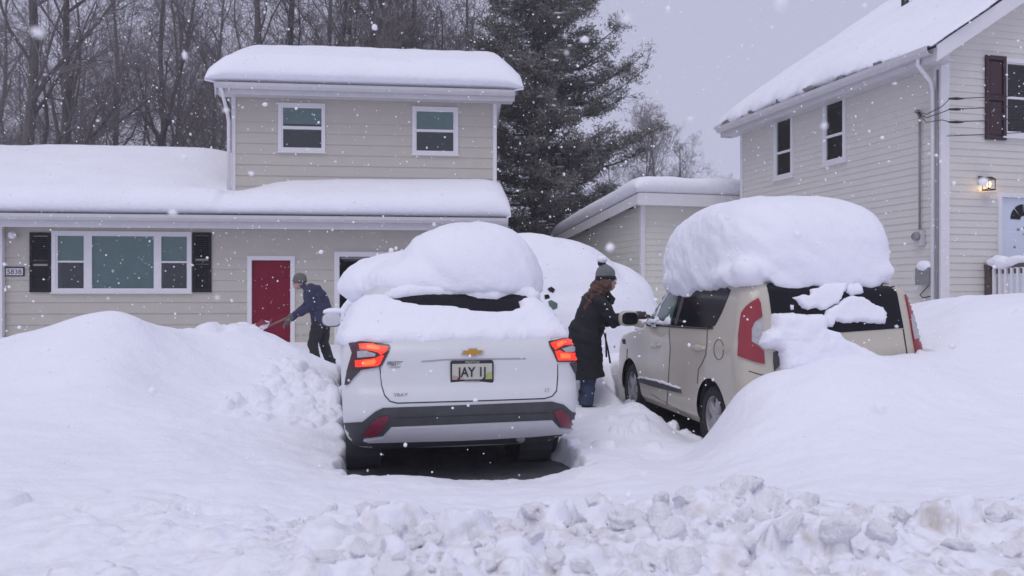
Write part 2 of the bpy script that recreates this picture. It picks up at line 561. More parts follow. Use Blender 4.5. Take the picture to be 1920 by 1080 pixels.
# broken lumps of ploughed snow along the road
def lump(H, cx, cy, r, hh, an, el, blocky, seed):
    i0, i1 = np.searchsorted(gx, (cx - 2.2 * r, cx + 2.2 * r))
    j0, j1 = np.searchsorted(gy, (cy - 2.2 * r, cy + 2.2 * r))
    if i1 - i0 < 3 or j1 - j0 < 3:
        return
    x, y = GX[j0:j1, i0:i1] - cx, GY[j0:j1, i0:i1] - cy
    u = (x * math.cos(an) + y * math.sin(an)) / r
    v = (-x * math.sin(an) + y * math.cos(an)) / (r * el)
    wob = 1 + .55 * (fbm(x / r * 1.6 + seed, y / r * 1.6, seed, 3) - .5)
    d = (np.abs(u) ** blocky + np.abs(v) ** blocky) ** (1 / blocky) / wob
    t = np.clip(1 - d, 0, 1)
    prof = np.sqrt(np.clip(1 - (1 - np.clip(t * 2.4, 0, 1)) ** 2, 0, 1))
    tilt = 1 + .35 * u * math.cos(seed) + .35 * v * math.sin(seed)
    base = H[j0:j1, i0:i1]
    b0 = B0[j0:j1, i0:i1]
    top = b0 + rng.uniform(-.03, .03) * (r / .1) + prof * hh * np.clip(tilt, .3, 1.7) * (1 + .25 * (fbm(x * 22, y * 22, seed + 3, 3) - .5))
    H[j0:j1, i0:i1] = np.where(prof > 0, np.maximum(base, top), base)

def scatter(n, xr, yr, rr, dens, tall=1.0):
    for k in range(n):
        cx, cy = rng.uniform(*xr), rng.uniform(*yr)
        if rng.random() > dens(cx, cy):
            continue
        r = rr[0] + (rr[1] - rr[0]) * rng.random() ** 2.2
        lump(H, cx, cy, r, r * tall * rng.uniform(.25, .75), rng.uniform(0, 6.28), rng.uniform(.6, 1), rng.uniform(1.7, 3), int(rng.integers(1, 999)))

def bankd(x, y):
    px = 960 + x / y * F
    side = float(sstep(520, 680, px) * (1 - .75 * sstep(1500, 1750, px)))
    top = 4.15 + .35 * float(sstep(1000, 1300, px) * (1 - sstep(1500, 1650, px)))
    return side * float(1 - sstep(top - .25, top + .1, y))
scatter(380, (-1.8, 3.0), (2.7, 4.6), (.06, .16), bankd, .95)
scatter(2200, (-1.8, 3.0), (2.7, 4.6), (.022, .06), bankd)
scatter(90, (-3.2, -1.2), (2.7, 4.6), (.10, .26), lambda x, y: .5, .13)
scatter(90, (-3.2, -1.2), (2.7, 4.6), (.03, .08), lambda x, y: .5, .4)
scatter(70, (2.2, 4.0), (3.0, 5.4), (.05, .15), lambda x, y: .5, .3)
scatter(26, (-3.9, -3.15), (10.1, 10.8), (.08, .16), lambda x, y: .6, .7)
scatter(60, (-2.6, -1.75), (8.0, 9.9), (.08, .15), lambda x, y: .5)
scatter(160, (-2.7, -1.75), (7.6, 9.9), (.035, .09), lambda x, y: .7, 1.2)
scatter(50, (.2, 1.4), (7.2, 9.2), (.06, .13), lambda x, y: .5, .7)
# crumbs and crust
rough = np.clip(sstep(4.7, 4.1, GY) * sstep(-2.2, -1.3, GX) + .25, 0, 1) * (GY < 12)
H = H + rough * ((fbm(GX * 8, GY * 8, 21, 4) - .5) * .06 + (fbm(GX * 22, GY * 22, 31, 3) - .5) * .022)
crk = np.clip(1 - np.abs(fbm(GX * 5 + 7, GY * 5, 51, 3) - .5) / .03, 0, 1) * np.clip(rough - .3, 0, 1) * (fbm(GX * 2, GY * 2, 61, 2) > .45)
H = H - crk * .075
H = wells(GX, GY, H)

def ground_h(x, y):
    i = min(max(np.searchsorted(gx, x), 1), len(gx) - 1)
    j = min(max(np.searchsorted(gy, y), 1), len(gy) - 1)
    return float(H[j, i])

nx, ny = len(gx), len(gy)
me = bpy.data.meshes.new('snow_ground')
co = np.stack([GX, GY, H], -1).reshape(-1, 3)
idx = np.arange(nx * ny).reshape(ny, nx)
quads = np.stack([idx[:-1, :-1], idx[:-1, 1:], idx[1:, 1:], idx[1:, :-1]], -1).reshape(-1, 4)
me.vertices.add(len(co))
me.vertices.foreach_set('co', co.ravel())
me.loops.add(quads.size)
me.loops.foreach_set('vertex_index', quads.ravel().astype(np.int32))
me.polygons.add(len(quads))
me.polygons.foreach_set('loop_start', np.arange(0, quads.size, 4, dtype=np.int32))
me.update(calc_edges=True)
dirt = (sstep(4.9, 3.7, GY) * (.35 + .65 * sstep(-1.2, .2, GX) * (1 - sstep(2.3, 3.0, GX)))).ravel()
at = me.attributes.new('road_dirt', 'FLOAT', 'POINT')
at.data.foreach_set('value', dirt.astype(np.float32))
g = link('snow_ground', me, 'ground_snow', smooth=True)
tag(g, 'deep white snow covering the yard and drive in banks', kind='structure')
dr = MB()
for car, w, l in ((WHITE_CAR, 1.5, 6.0), (BEIGE_CAR, 1.3, 5.0)):
    m = local_matrix((car[0].x, car[0].y, -.05 if car is BEIGE_CAR else 0.0), car[1])
    dr.add([m @ Vector((sx * w, yy, -.004 - .004 * (car is BEIGE_CAR))) for sx, yy in ((-1, -.3), (1, -.3), (1, l), (-1, l))], [(0, 1, 2, 3)])
o = dr.build('driveway', 'asphalt')
tag(o, 'dark asphalt drive bare beneath the cars', kind='structure')

# loose blocks lying in the ploughed bank
chunk_meshes = []
for k in range(9):
    bm = bmesh.new()
    bmesh.ops.create_icosphere(bm, subdivisions=4, radius=1)
    rr = random.Random(k)
    planes = [(Vector((rr.gauss(0, 1), rr.gauss(0, 1), rr.gauss(0, 1))).normalized(), rr.uniform(.42, .8)) for _ in range(8)]
    vco = np.array([v.co[:] for v in bm.verts])
    nz = 1.1 * (fbm(vco[:, 0] * 2.2 + vco[:, 2] * 1.9 + 9, vco[:, 1] * 2.2 - vco[:, 2] * 1.4 + 9, k, 4) - .5) * .5
    nf = (fbm(vco[:, 0] * 9 + vco[:, 2] * 7, vco[:, 1] * 9 - vco[:, 2] * 8, k + 40, 4) - .5) * .10
    for v, d, e in zip(bm.verts, nz, nf):
        for nrm, off in planes:
            q = v.co.dot(nrm) - off
            if q > 0:
                v.co -= nrm * q * .85
        v.co *= 1 + d + e
        v.co.z *= .72
    mm = bpy.data.meshes.new('snow_chunk')
    bm.to_mesh(mm)
    bm.free()
    mm.materials.append(MATS['chunk_snow'])
    mm.shade_smooth()
    chunk_meshes.append(mm)
cr = random.Random(77)
big = [(1150, 985, 3.95, .11), (1290, 990, 3.9, .17), (1385, 925, 4.2, .16), (1340, 940, 4.2, .13), (1440, 960, 4.1, .15), (1255, 1040, 3.4, .13), (1120, 985, 4.0, .12), (1180, 1000, 3.7, .13),
       (1530, 1010, 3.7, .13), (1610, 950, 4.2, .09), (1570, 1050, 3.3, .12), (700, 985, 3.95, .08), (820, 1000, 3.9, .09), (905, 975, 4.0, .07), (620, 985, 4.0, .09), (990, 965, 4.1, .08), (960, 1045, 3.3, .11),
       (770, 1050, 3.3, .11), (1080, 1050, 3.3, .12), (1390, 1045, 3.3, .12), (840, 945, 4.4, .05), (1200, 940, 4.3, .06), (680, 1050, 3.2, .1), (880, 1060, 3.15, .09), (1480, 1060, 3.2, .1), (1690, 1000, 3.8, .08)]
for px, py, Y, r in big:
    p = PX(px, py, Y)
    big[big.index((px, py, Y, r))] = (p.x, Y, r * .66)
while len(big) < 200:
    x, y = cr.uniform(-1.7, 2.9), cr.uniform(2.8, 4.5)
    if cr.random() < bankd(x, y):
        big.append((x, y, (.02 + .055 * cr.random() ** 1.8)))
for x, y, r in big:
    c = link('snow_chunk', cr.choice(chunk_meshes))
    c.location = (x, y, ground_h(x, y) - r * (.02 + .25 * (r > .09)))
    c.rotation_euler = (cr.uniform(-.6, .6), cr.uniform(-.6, .6), cr.uniform(0, 6.28))
    s = r * cr.uniform(.9, 1.2)
    c.scale = (s, s * cr.uniform(.7, 1), s * cr.uniform(.7, 1.1))
    tag(c, 'broken lump of snow lying in the ploughed bank by the road', 'snow lump', 'snow lumps in the ploughed roadside bank')
# ------------------------------------------------------------------ houses
class Frame:
    """a building's own axes: u to the right along its front, v to the back"""
    def __init__(self, o, a):
        self.o, self.a = o, a
        self.U = Vector((math.cos(a), math.sin(a)))
        self.V = Vector((-math.sin(a), math.cos(a)))

    def u(self, px, v):
        k = (px - 960) / F
        return (k * (self.o.y + v * self.V.y) - self.o.x - v * self.V.x) / (self.U.x - k * self.U.y)

    def v(self, px, u):
        k = (px - 960) / F
        return (k * (self.o.y + u * self.U.y) - self.o.x - u * self.U.x) / (self.V.x - k * self.V.y)

    def z(self, py, u, v):
        return CAMZ + (HY - py) / F * (self.o.y + u * self.U.y + v * self.V.y)

def front_map(v):          # s = u, n = towards the viewer
    return lambda s, n, z: Vector((s, v - n, z))

def left_map(u):           # a wall that faces -u; s = v
    return lambda s, n, z: Vector((u - n, s, z))

def siding(parent, mp, s_of_z, z0, z1, pitch, openings, mat, proud=0.02, butt=None):
    z, k = z0, 0
    while z < z1 - .02:
        zt = min(z + pitch, z1)
        a0, a1 = s_of_z(z)
        b0, b1 = s_of_z(zt)
        # (start, end) at the foot and at the head of the course, then its own foot and head heights
        segs = [(a0, a1, b0, b1, z, zt)]
        for (o0, o1, oz0, oz1) in openings:
            if zt > oz0 + .004 and z < oz1 - .004:
                new = []
                for (p0, p1, q0, q1, y0, y1) in segs:
                    if o1 <= p0 or o0 >= p1:
                        new.append((p0, p1, q0, q1, y0, y1))
                        continue
                    if o0 > p0 + .01:
                        new.append((p0, o0, q0, o0, y0, y1))
                    if o1 < p1 - .01:
                        new.append((o1, p1, o1, q1, y0, y1))
                    if oz0 > y0 + .01:
                        new.append((max(o0, p0), min(o1, p1), max(o0, p0), min(o1, p1), y0, oz0))
                    if oz1 < y1 - .01:
                        new.append((max(o0, p0), min(o1, p1), max(o0, p0), min(o1, p1), oz1, y1))
                segs = new
        for (p0, p1, q0, q1, y0, y1) in segs:
            g = .004
            w = random.uniform(-.0015, .0015)
            n0 = proud - (proud - .002) * (y0 - z) / (zt - z) + w
            n1 = proud - (proud - .002) * (y1 - z) / (zt - z) + w
            c = [mp(p0, n0, y0), mp(p1, n0, y0), mp(p1, -.03, y0), mp(p0, -.03, y0),
                 mp(q0, n1, y1 + g), mp(q1, n1, y1 + g), mp(q1, -.03, y1 + g), mp(q0, -.03, y1 + g)]
            MB().hexa(c).build('siding_board', mat, parent)
        z = zt
        k += 1

def window(parent, mp, s0, s1, z0, z1, sashes, trim=.07, proud=.045, blind_mat='blind', sill=True, label=None):
    """trim round the opening; sashes: (s0, s1, z0, z1, share of the pane behind the blind)"""
    w = MB()
    w.box((s0, -.05, z1 - trim), (s1, proud, z1), mp)
    w.box((s0, -.05, z0), (s1, proud, z0 + trim), mp)
    w.box((s0, -.05, z0 + trim), (s0 + trim, proud, z1 - trim), mp)
    w.box((s1 - trim, -.05, z0 + trim), (s1, proud, z1 - trim), mp)
    if sill:
        w.box((s0 - .02, 0, z0 - .03), (s1 + .02, proud + .025, z0 - .001), mp)
    # filling between trim and sashes
    xs = sorted(set([q[0] for q in sashes] + [q[1] for q in sashes]))
    prev = s0 + trim
    cols = sorted(set((q[0], q[1]) for q in sashes))
    for (c0, c1) in cols:
        if c0 - prev > .004:
            w.box((prev + .001, -.05, z0 + trim + .001), (c0, proud - .012, z1 - trim - .001), mp)
        prev = c1
    if s1 - trim - prev > .004:
        w.box((prev, -.05, z0 + trim + .001), (s1 - trim - .001, proud - .012, z1 - trim - .001), mp)
    for (c0, c1) in cols:
        rows = sorted((q[2], q[3]) for q in sashes if (q[0], q[1]) == (c0, c1))
        pz = z0 + trim
        for (r0, r1) in rows:
            if r0 - pz > .004:
                w.box((c0 + .001, -.05, pz + .001), (c1 - .001, proud - .018, r0 - .001), mp)
            pz = r1
        if z1 - trim - pz > .004:
            w.box((c0 + .001, -.05, pz + .001), (c1 - .001, proud - .018, z1 - trim - .001), mp)
    wo_ = w.build('window', 'white_trim', parent)
    if label:
        wo_['label'] = label
    for (c0, c1, r0, r1, share) in sashes:
        MB().box((c0 - .005, .0, r0 - .005), (c1 + .005, .006, r1 + .005), mp).build('pane', 'window_glass', wo_)
        if share > 0:
            b = MB()
            zb = r1 - (r1 - r0) * share
            nsl = max(3, int((r1 - zb) / .05))
            for i in range(nsl):
                a, c = zb + (r1 - zb) * i / nsl, zb + (r1 - zb) * (i + 1) / nsl
                b.box((c0, -.055, a), (c1, -.045 + .004 * (i % 2), c), mp)
            b.build('blind', blind_mat, wo_)
        elif share == 0:
            MB().box((c0 - .05, -.36, r0 - .05), (c1 + .05, -.35, r1 + .05), mp).build('room_dark_sheet', 'dark_room', wo_)  # near-black sheet painted as the unlit room behind the pane
    return wo_

ED = [(.03, 0), (-.03, .12), (-.07, .3), (-.06, .5), (-.01, .68), (.08, .82), (.2, .92), (.36, .98), (.55, 1)]

def roof_snow(name, label, frame, u0, u1, v0, v1, roofz, thick, n=(60, 30), openu=(1, 1), openv=(1, 1), mask=None, group=None, noise=.03, seed=1, ragged=0.0, out=1.0):
    """a blanket of snow lying on a roof: rounded at its free edges, hanging a little over them"""
    def axis(a, b, oa, ob, n):
        lo = [(a + d * out if d < 0 else a + d, e) for d, e in ED] if oa else [(a, 1)]
        hi = [(b - (d * out if d < 0 else d), e) for d, e in ED][::-1] if ob else [(b, 1)]
        x0, x1 = lo[-1][0], hi[0][0]
        mid = [(x0 + (x1 - x0) * i / n, 1) for i in range(1, n)]
        return lo + mid + hi
    au, av = axis(u0, u1, *openu, n[0]), axis(v0, v1, *openv, n[1])
    m = local_matrix(frame.o, frame.a)
    uu, vv = np.meshgrid([a[0] for a in au], [a[0] for a in av])
    ee = np.array([a[1] for a in av])[:, None] * np.array([a[1] for a in au])[None, :]
    if ragged:
        rg = (fbm(uu * 5, vv * 5, seed + 9, 4) - .5) * ragged
        vv = vv + rg * (ee < .9)
        uu = uu + (fbm(uu * 5 + 40, vv * 5, seed + 19, 4) - .5) * ragged * (ee < .9)
    rz = roofz(uu, vv)
    th = thick(uu, vv) * (1 + noise * 8 * (fbm(uu * .7, vv * .7, seed, 3) - .5)) + noise * (fbm(uu * 2.5, vv * 2.5, seed + 2, 3) - .5)
    top = rz + th * ee + .004
    bot = rz + .004
    ny_, nx_ = uu.shape
    mb = MB()
    vs = [m @ Vector((uu[j, i], vv[j, i], top[j, i])) for j in range(ny_) for i in range(nx_)]
    keep = lambda j, i: mask is None or mask(.25 * (uu[j, i] + uu[j + 1, i] + uu[j, i + 1] + uu[j + 1, i + 1]), .25 * (vv[j, i] + vv[j + 1, i] + vv[j, i + 1] + vv[j + 1, i + 1]))
    fs = [(j * nx_ + i, j * nx_ + i + 1, (j + 1) * nx_ + i + 1, (j + 1) * nx_ + i) for j in range(ny_ - 1) for i in range(nx_ - 1) if keep(j, i)]
    mb.add(vs, fs)
    # underside, a skirt of the outermost rows
    o = mb.build(name, 'snow', smooth=True, recalc=False)
    return tag(o, label, 'snow', group)

# ---- beige house on the left
LF = Frame(LHO, LHA)
lh = thing('beige_house', 'beige sided split-level house with red door and snowed-in roofs', 'house', LHO, LHA)
VU, VE, PITCH = 0.9, -0.6, 0.364
uL, uR = LF.u(437, VU), LF.u(928, VU)            # upper block
u_end = LF.u(952, VE)                            # right end of the lower eave
u_left = LF.u(10, 0) - 2.6
EAVE = LF.z(403, LF.u(480, VE), VE)
lower_roof = lambda u, v: EAVE + (np.minimum(v, 8.4 - v) - VE) * PITCH
EAVE2 = LF.z(161, LF.u(680, .35), .35)
upper_roof = lambda u, v: EAVE2 + (np.minimum(v, 7.4 - v) - .35) * PITCH
fm0, fmU = front_map(0.0), front_map(VU)

def rect(frame, v, x0, y0, x1, y1):
    a, b = frame.u(x0, v), frame.u(x1, v)
    mid = .5 * (a + b)
    return a, b, frame.z(y1, mid, v), frame.z(y0, mid, v)

PW = rect(LF, 0, 98, 434, 360, 548)
DR = rect(LF, 0, 464, 480, 553, 720)
DR = (DR[0], DR[1], .12, DR[3])
GD = (LF.u(627, 0), LF.u(627, 0) + 2.9, .05, LF.z(472, LF.u(640, 0), 0))
wall_r = uR - .02
siding(lh, fm0, lambda z: (u_left, wall_r), .04, EAVE - .02, .243, [PW, DR, GD], 'beige_siding')
W1 = rect(LF, VU, 522, 194, 610, 285)
W2 = rect(LF, VU, 773, 201, 859, 290)
siding(lh, fmU, lambda z: (uL, uR), 3.45, EAVE2 - .02, .25, [W1, W2], 'beige_siding')
# the walls that face away or sideways
w = MB()
w.box((u_left, .02, 0), (u_left + .1, 8.3, EAVE + .1))
w.box((uR - .14, .04, 0), (uR - .03, 8.3, EAVE))
w.box((uR - .14, VU + .06, EAVE), (uR - .032, 7.0, EAVE2))
w.box((uL + .02, VU + .06, 3.2), (uL + .12, 7.0, EAVE2))
w.box((u_left + .1, 8.2, 0), (uR - .14, 8.3, EAVE))
w.box((uL + .12, 6.9, 3.2), (uR - .14, 7.0, EAVE2))
w.prism([(.4, EAVE2), (3.7, EAVE2 + 3.3 * PITCH), (7.0, EAVE2)], uL + .02, uL + .12, lambda x, y, z: Vector((y, x, z)))
w.prism([(.4, EAVE2), (3.7, EAVE2 + 3.3 * PITCH), (7.0, EAVE2)], uR - .12, uR - .03, lambda x, y, z: Vector((y, x, z)))
w.build('wall', 'beige_siding', lh)
# corner boards
for uu_, v_, z0_, z1_ in ((uL - .03, VU, 3.3, EAVE2), (uR - .05, VU, 3.3, EAVE2)):
    MB().box((uu_, v_ - .035, z0_), (uu_ + .09, v_ + .06, z1_)).build('corner_board', 'white_trim', lh)
px5 = LF.u(5, 0)
MB().box((px5 - .07, -.16, .05), (px5 + .06, -.03, EAVE - .12)).build('porch_post', 'white_trim', lh)
def sheet(frame_pts, th=.06):
    top = [Vector(p) for p in frame_pts]
    bot = [p - Vector((0, 0, th)) for p in top]
    return MB().hexa(bot + top)
def RL(u, v):
    return (u, v, float(lower_roof(u, v)))
def RU(u, v):
    return (u, v, float(upper_roof(u, v)))
r = sheet([RL(u_left - .4, VE), RL(u_end, VE), RL(u_end, VU + .1), RL(u_left - .4, VU + .1)])
r.add(sheet([RL(u_left - .4, VU + .1), RL(uL + .02, VU + .1), RL(uL + .02, 4.2), RL(u_left - .4, 4.2)]).v, sheet([RL(0, 0)] * 4).f)
r.add(sheet([RL(u_left - .4, 4.2), RL(uL + .02, 4.2), RL(uL + .02, 9), RL(u_left - .4, 9)]).v, sheet([RL(0, 0)] * 4).f)
r.build('roof', 'shingle', lh)
r = sheet([RU(LF.u(403, .35), .35), RU(LF.u(965, .35), .35), RU(LF.u(965, .35), 3.7), RU(LF.u(403, .35), 3.7)])
r.add(sheet([RU(LF.u(403, .35), 3.7), RU(LF.u(965, .35), 3.7), RU(LF.u(965, .35), 7.4), RU(LF.u(403, .35), 7.4)]).v, sheet([RU(0, 0)] * 4).f)
r.build('roof', 'shingle', lh)
# gutters: a channel in front of each eave, soffit behind it
def gutter(parent, mp, s0, s1, n, zt, h, mat='gutter_white'):
    g_ = MB()
    prof = [(n, zt), (n + .015, zt), (n + .015, zt - h * .55), (n - .03, zt - h), (n - .11, zt - h), (n - .11, zt - h + .01), (n - .035, zt - h + .01), (n, zt - h * .5)]
    ring = len(prof)
    vs = [mp(s0, a, z) for a, z in prof] + [mp(s1, a, z) for a, z in prof]
    fs = [(i, (i + 1) % ring, (i + 1) % ring + ring, i + ring) for i in range(ring)] + [tuple(range(ring)), tuple(range(2 * ring - 1, ring - 1, -1))]
    g_.add(vs, fs)
    return g_.build('gutter', mat, parent)
gutter(lh, fm0, u_left - .4, u_end, .6 + .10, EAVE - .02, .13)
MB().box((u_left - .4, VE + .015, EAVE - .30), (u_end, VE + .04, EAVE - .065)).build('fascia', 'gutter_white', lh)
MB().box((u_left - .4, VE + .04, EAVE - .26), (u_end - .01, -.03, EAVE - .24)).build('soffit', 'gutter_white', lh)
gutter(lh, fmU, LF.u(403, .35), LF.u(965, .35), .55 + .10, EAVE2 - .02, .13)
MB().box((LF.u(403, .35), .365, EAVE2 - .26), (LF.u(965, .35), .39, EAVE2 - .065)).build('fascia', 'gutter_white', lh)
MB().box((LF.u(403, .35), .39, EAVE2 - .22), (LF.u(965, .35) - .01, VU - .03, EAVE2 - .20)).build('soffit', 'gutter_white', lh)
for ue in (LF.u(403, .35), LF.u(965, .35) - .03):      # barge boards on the gable ends
    b = MB()
    for va, vb in ((.35, 3.7), (3.7, 7.4)):
        za, zb = float(upper_roof(0, va)) - .06, float(upper_roof(0, vb)) - .06
        b.hexa([(ue, va, za - .18), (ue + .03, va, za - .18), (ue + .03, vb, zb - .18), (ue, vb, zb - .18), (ue, va, za), (ue + .03, va, za), (ue + .03, vb, zb), (ue, vb, zb)])
    b.build('barge_board', 'gutter_white', lh)
b = MB()
b.hexa([(u_end - .03, VE, EAVE - .26), (u_end, VE, EAVE - .26), (u_end, VU, EAVE + .3), (u_end - .03, VU, EAVE + .3),
        (u_end - .03, VE, EAVE - .06), (u_end, VE, EAVE - .06), (u_end, VU, EAVE + .48), (u_end - .03, VU, EAVE + .48)])
b.build('barge_board', 'gutter_white', lh)
# downspout at the left corner of the upper block
ug = LF.u(412, .3)
MB().tube([(ug + .02, .30, EAVE2 - .14), (ug + .05, .34, EAVE2 - .26), (uL - .10, VU - .12, EAVE2 - .62), (uL - .08, VU - .08, EAVE2 - .8), (uL - .08, VU - .08, 3.75)], .042, 8).build('downspout', 'white_trim', lh, True)
for px_, L_ in ((404, .26), (412, .16), (430, .12)):
    ui = LF.u(px_, .3)
    MB().tube([(ui, .28, EAVE2 - .13), (ui, .28, EAVE2 - .13 - L_ * .5), (ui, .28, EAVE2 - .13 - L_)], [.02, .012, .002], 6).build('icicle', 'lamp_globe', lh, True)
# windows
def su(px):
    return LF.u(px, 0)
zt, zm, zb = LF.z(443, su(230), 0), LF.z(491, su(230), 0), LF.z(541, su(230), 0)
window(lh, fm0, *PW, [(su(109), su(158), zb, zm - .02, .0), (su(109), su(158), zm + .02, zt, 1), (su(173), su(289), zb, zt, 1),
                      (su(303), su(351), zb, zm - .02, .0), (su(303), su(351), zm + .02, zt, 1)], trim=.085)
for x0, x1 in ((57, 96.5), (361.5, 397)):
    a, b_, c, d = rect(LF, 0, x0, 436, x1, 548)
    s = MB()
    s.box((a, .015, c), (a + .06, .05, d), fm0).box((b_ - .06, .015, c), (b_, .05, d), fm0)
    s.box((a + .06, .015, c), (b_ - .06, .05, c + .07), fm0).box((a + .06, .015, d - .07), (b_ - .06, .05, d), fm0).box((a + .06, .015, (c + d) / 2 - .035), (b_ - .06, .05, (c + d) / 2 + .035), fm0)
    so = s.build('shutter', 'shutter_black', lh)
    k = c + .08
    while k < d - .1:
        if abs(k - (c + d) / 2 + .01) > .06:
            MB().add([fm0(a + .06, .018, k), fm0(b_ - .06, .018, k), fm0(b_ - .06, .044, k - .012), fm0(a + .06, .044, k - .012), fm0(a + .06, .022, k + .03), fm0(b_ - .06, .022, k + .03)],
                     [(0, 1, 2, 3), (3, 2, 5, 4), (0, 4, 5, 1), (0, 3, 4), (1, 5, 2)]).build('slat', 'shutter_black', so)
        k += .042
for Wn, yu, yl, px0, px1, sh in ((W1, (203, 237), (243, 277), 531, 603, .85), (W2, (210, 243), (248, 283), 781, 850, .95)):
    um = (Wn[0] + Wn[1]) / 2
    a, b_ = LF.u(px0, VU), LF.u(px1, VU)
    window(lh, fmU, *Wn, [(a, b_, LF.z(yl[1], um, VU), LF.z(yl[0], um, VU), 0), (a, b_, LF.z(yu[1], um, VU), LF.z(yu[0], um, VU), sh)], trim=.075)
# door
a, b_, c, d = DR
t = .095
dm = MB()
dm.box((a, -.08, c), (a + t, .04, d), fm0).box((b_ - t, -.08, c), (b_, .04, d), fm0).box((a + t, -.08, d - t), (b_ - t, .04, d), fm0)
dm.build('door_frame', 'white_trim', lh)
dd = MB().box((a + t + .003, -.06, c), (b_ - t - .003, -.02, d - t - .003), fm0)
do = dd.build('door', 'door_red', lh)
pw = (b_ - a - 2 * t)
for (x0, x1, z0_, z1_) in ((.12, .45, .15, .75), (.55, .88, .15, .75), (.12, .45, .9, 1.5), (.55, .88, .9, 1.5), (.12, .45, 1.62, 1.85), (.55, .88, 1.62, 1.85)):
    s0_, s1_ = a + t + x0 * pw, a + t + x1 * pw
    MB().hexa([fm0(s0_, -.02, c + z0_), fm0(s1_, -.02, c + z0_), fm0(s1_, -.02, c + z1_), fm0(s0_, -.02, c + z1_),
               fm0(s0_ + .025, -.012, c + z0_ + .025), fm0(s1_ - .025, -.012, c + z0_ + .025), fm0(s1_ - .025, -.012, c + z1_ - .025), fm0(s0_ + .025, -.012, c + z1_ - .025)]).build('panel', 'door_red', do)
MB().ell((b_ - t - .08, .07, c + .95), (.035, .035, .035), nu=12, nv=8).build('door_knob', 'grey_metal', do, True)
# garage doorway, its overhead door pulled up inside
a, b_, c, d = GD
gm = MB()
gm.box((a, -.08, c), (a + .11, .04, d), fm0).box((b_ - .11, -.08, c), (b_, .04, d), fm0).box((a + .11, -.08, d - .11), (b_ - .11, .04, d), fm0)
gm.build('garage_frame', 'white_trim', lh)
for i in range(3):
    MB().box((a + .13, -.5 - .5 * i, d - .16 + .0), (b_ - .13, -.05 - .5 * i, d - .12), fm0).build('garage_door_panel', 'grey_metal', lh)
MB().box((a - .3, -2.6, 0), (b_ + .2, -2.55, d + .3), fm0).build('garage_back', 'dark_room', lh)  # near-black sheet paints the darkness inside the open doorway
# number plaque and globe lamp by the left corner
a, b_, c, d = rect(LF, 0, 10, 500, 47, 518)
pl = MB().box((a, .02, c), (b_, .035, d), fm0).build('number_plaque', 'ink_black', lh)
MB().box((a + .03, .035, c + .025), (b_ - .03, .04, d - .035), fm0).build('plaque_face', 'plaque_white', pl)
tm = text_mesh('5838', .15, .002, 'CENTER')
to = link('house_number', tm, 'ink_black', pl)
to.location = ((a + b_) / 2, -.043, c + .045)
ul_, zl_ = LF.u(28, 0), LF.z(442, LF.u(28, 0), 0)
lamp = MB().tube([(ul_ - .08, -.01, zl_ + .02), (ul_ - .08, -.06, zl_ + .02), (ul_ - .03, -.10, zl_)], [.06, .045, .04], 12).build('wall_lamp', 'dark_metal', lh, True)
MB().ell((ul_ + .01, -.15, zl_), (.085, .085, .085), nu=16, nv=12).build('lamp_globe', 'lamp_globe', lamp, True)

def th_low(u, v):
    corner = np.exp(-((u - uL) / .85) ** 2) * sstep(-.3, .7, v)
    right = .40 + .12 * sstep(uL, uR, u)
    t_ = np.where(u < uL, .50, right)
    return t_ * (1 - .62 * corner)
lower_snow = roof_snow('roof_snow', 'long deep snow blanket on the lower roof of the beige house', LF, u_left - .4, u_end, VE, 8.9, lower_roof, th_low, (150, 60),
          mask=lambda u, v: not (u > uL + .3 and v > VU + .35) , seed=4)
upper_snow = roof_snow('roof_snow', 'rounded snow cap on the upper roof of the beige house', LF, LF.u(403, .35), LF.u(965, .35), .35, 7.4, upper_roof, lambda u, v: .62 + .0 * u, (80, 50), seed=14, out=2.8)

# ---- cream house on the right
RF = Frame(RHO, RHA)
rh = thing('cream_house', 'two-storey cream sided house with gable end and snowy porch', 'house', RHO, RHA)
DEPTH = RF.v(1390, 0)
HALF = 3.9
RZ = RF.z(93, -.3, 0)                          # eave height
SL = .64
rh_roof = lambda u, v: RZ + (np.minimum(u, 2 * HALF - u) + .38) * SL
lm = left_map(0.0)
fr = front_map(0.0)
def vrect(x0, y0, x1, y1):
    b0, a0 = RF.v(x0, 0), RF.v(x1, 0)
    mid = .5 * (a0 + b0)
    return a0, b0, RF.z(y1, 0, mid), RF.z(y0, 0, mid)
WA = vrect(1453, 217, 1489, 334)
WB = vrect(1545, 181, 1588, 306)
def frect(x0, y0, x1, y1):
    a0, b0 = RF.u(x0, 0), RF.u(x1, 0)
    return a0, b0, RF.z(y1, a0, 0), RF.z(y0, a0, 0)
WF = frect(1878, 109, 1990, 256)
RD = frect(1869, 361, 1990, 700)
FLOOR = 1.02
RD = (RD[0], RD[0] + 1.1, FLOOR, RD[3])
siding(rh, lm, lambda z: (.05, DEPTH), .45, RZ + .22, .115, [WA, WB], 'cream_siding', .014)
gz = RZ + .38 * SL
def gable_span(z):
    a0 = max(.05, (z - gz) / SL + .03)
    return a0, max(a0 + .02, 2 * HALF - a0)
siding(rh, fr, gable_span, .45, gz + (HALF - .15) * SL, .115, [WF, RD], 'cream_siding', .014)
w = MB()
w.box((-.0, .05, .1), (.05, DEPTH, .45), None)
w.box((.05, 0, .1), (2 * HALF, .06, .45))
w.box((2 * HALF - .1, .06, .1), (2 * HALF - .002, DEPTH, gz))
w.box((.03, DEPTH - .1, .1), (2 * HALF - .1, DEPTH - .002, gz))
w.prism([(.05, gz), (HALF, gz + HALF * SL - .05), (2 * HALF - .05, gz)], DEPTH - .1, DEPTH - .002)
w.build('wall', 'cream_siding', rh)
MB().box((-.03, -.03, .1), (.13, -.0145, RZ - .05)).box((-.03, -.0145, .1), (-.0145, .14, RZ - .05)).build('corner_board', 'white_trim', rh)
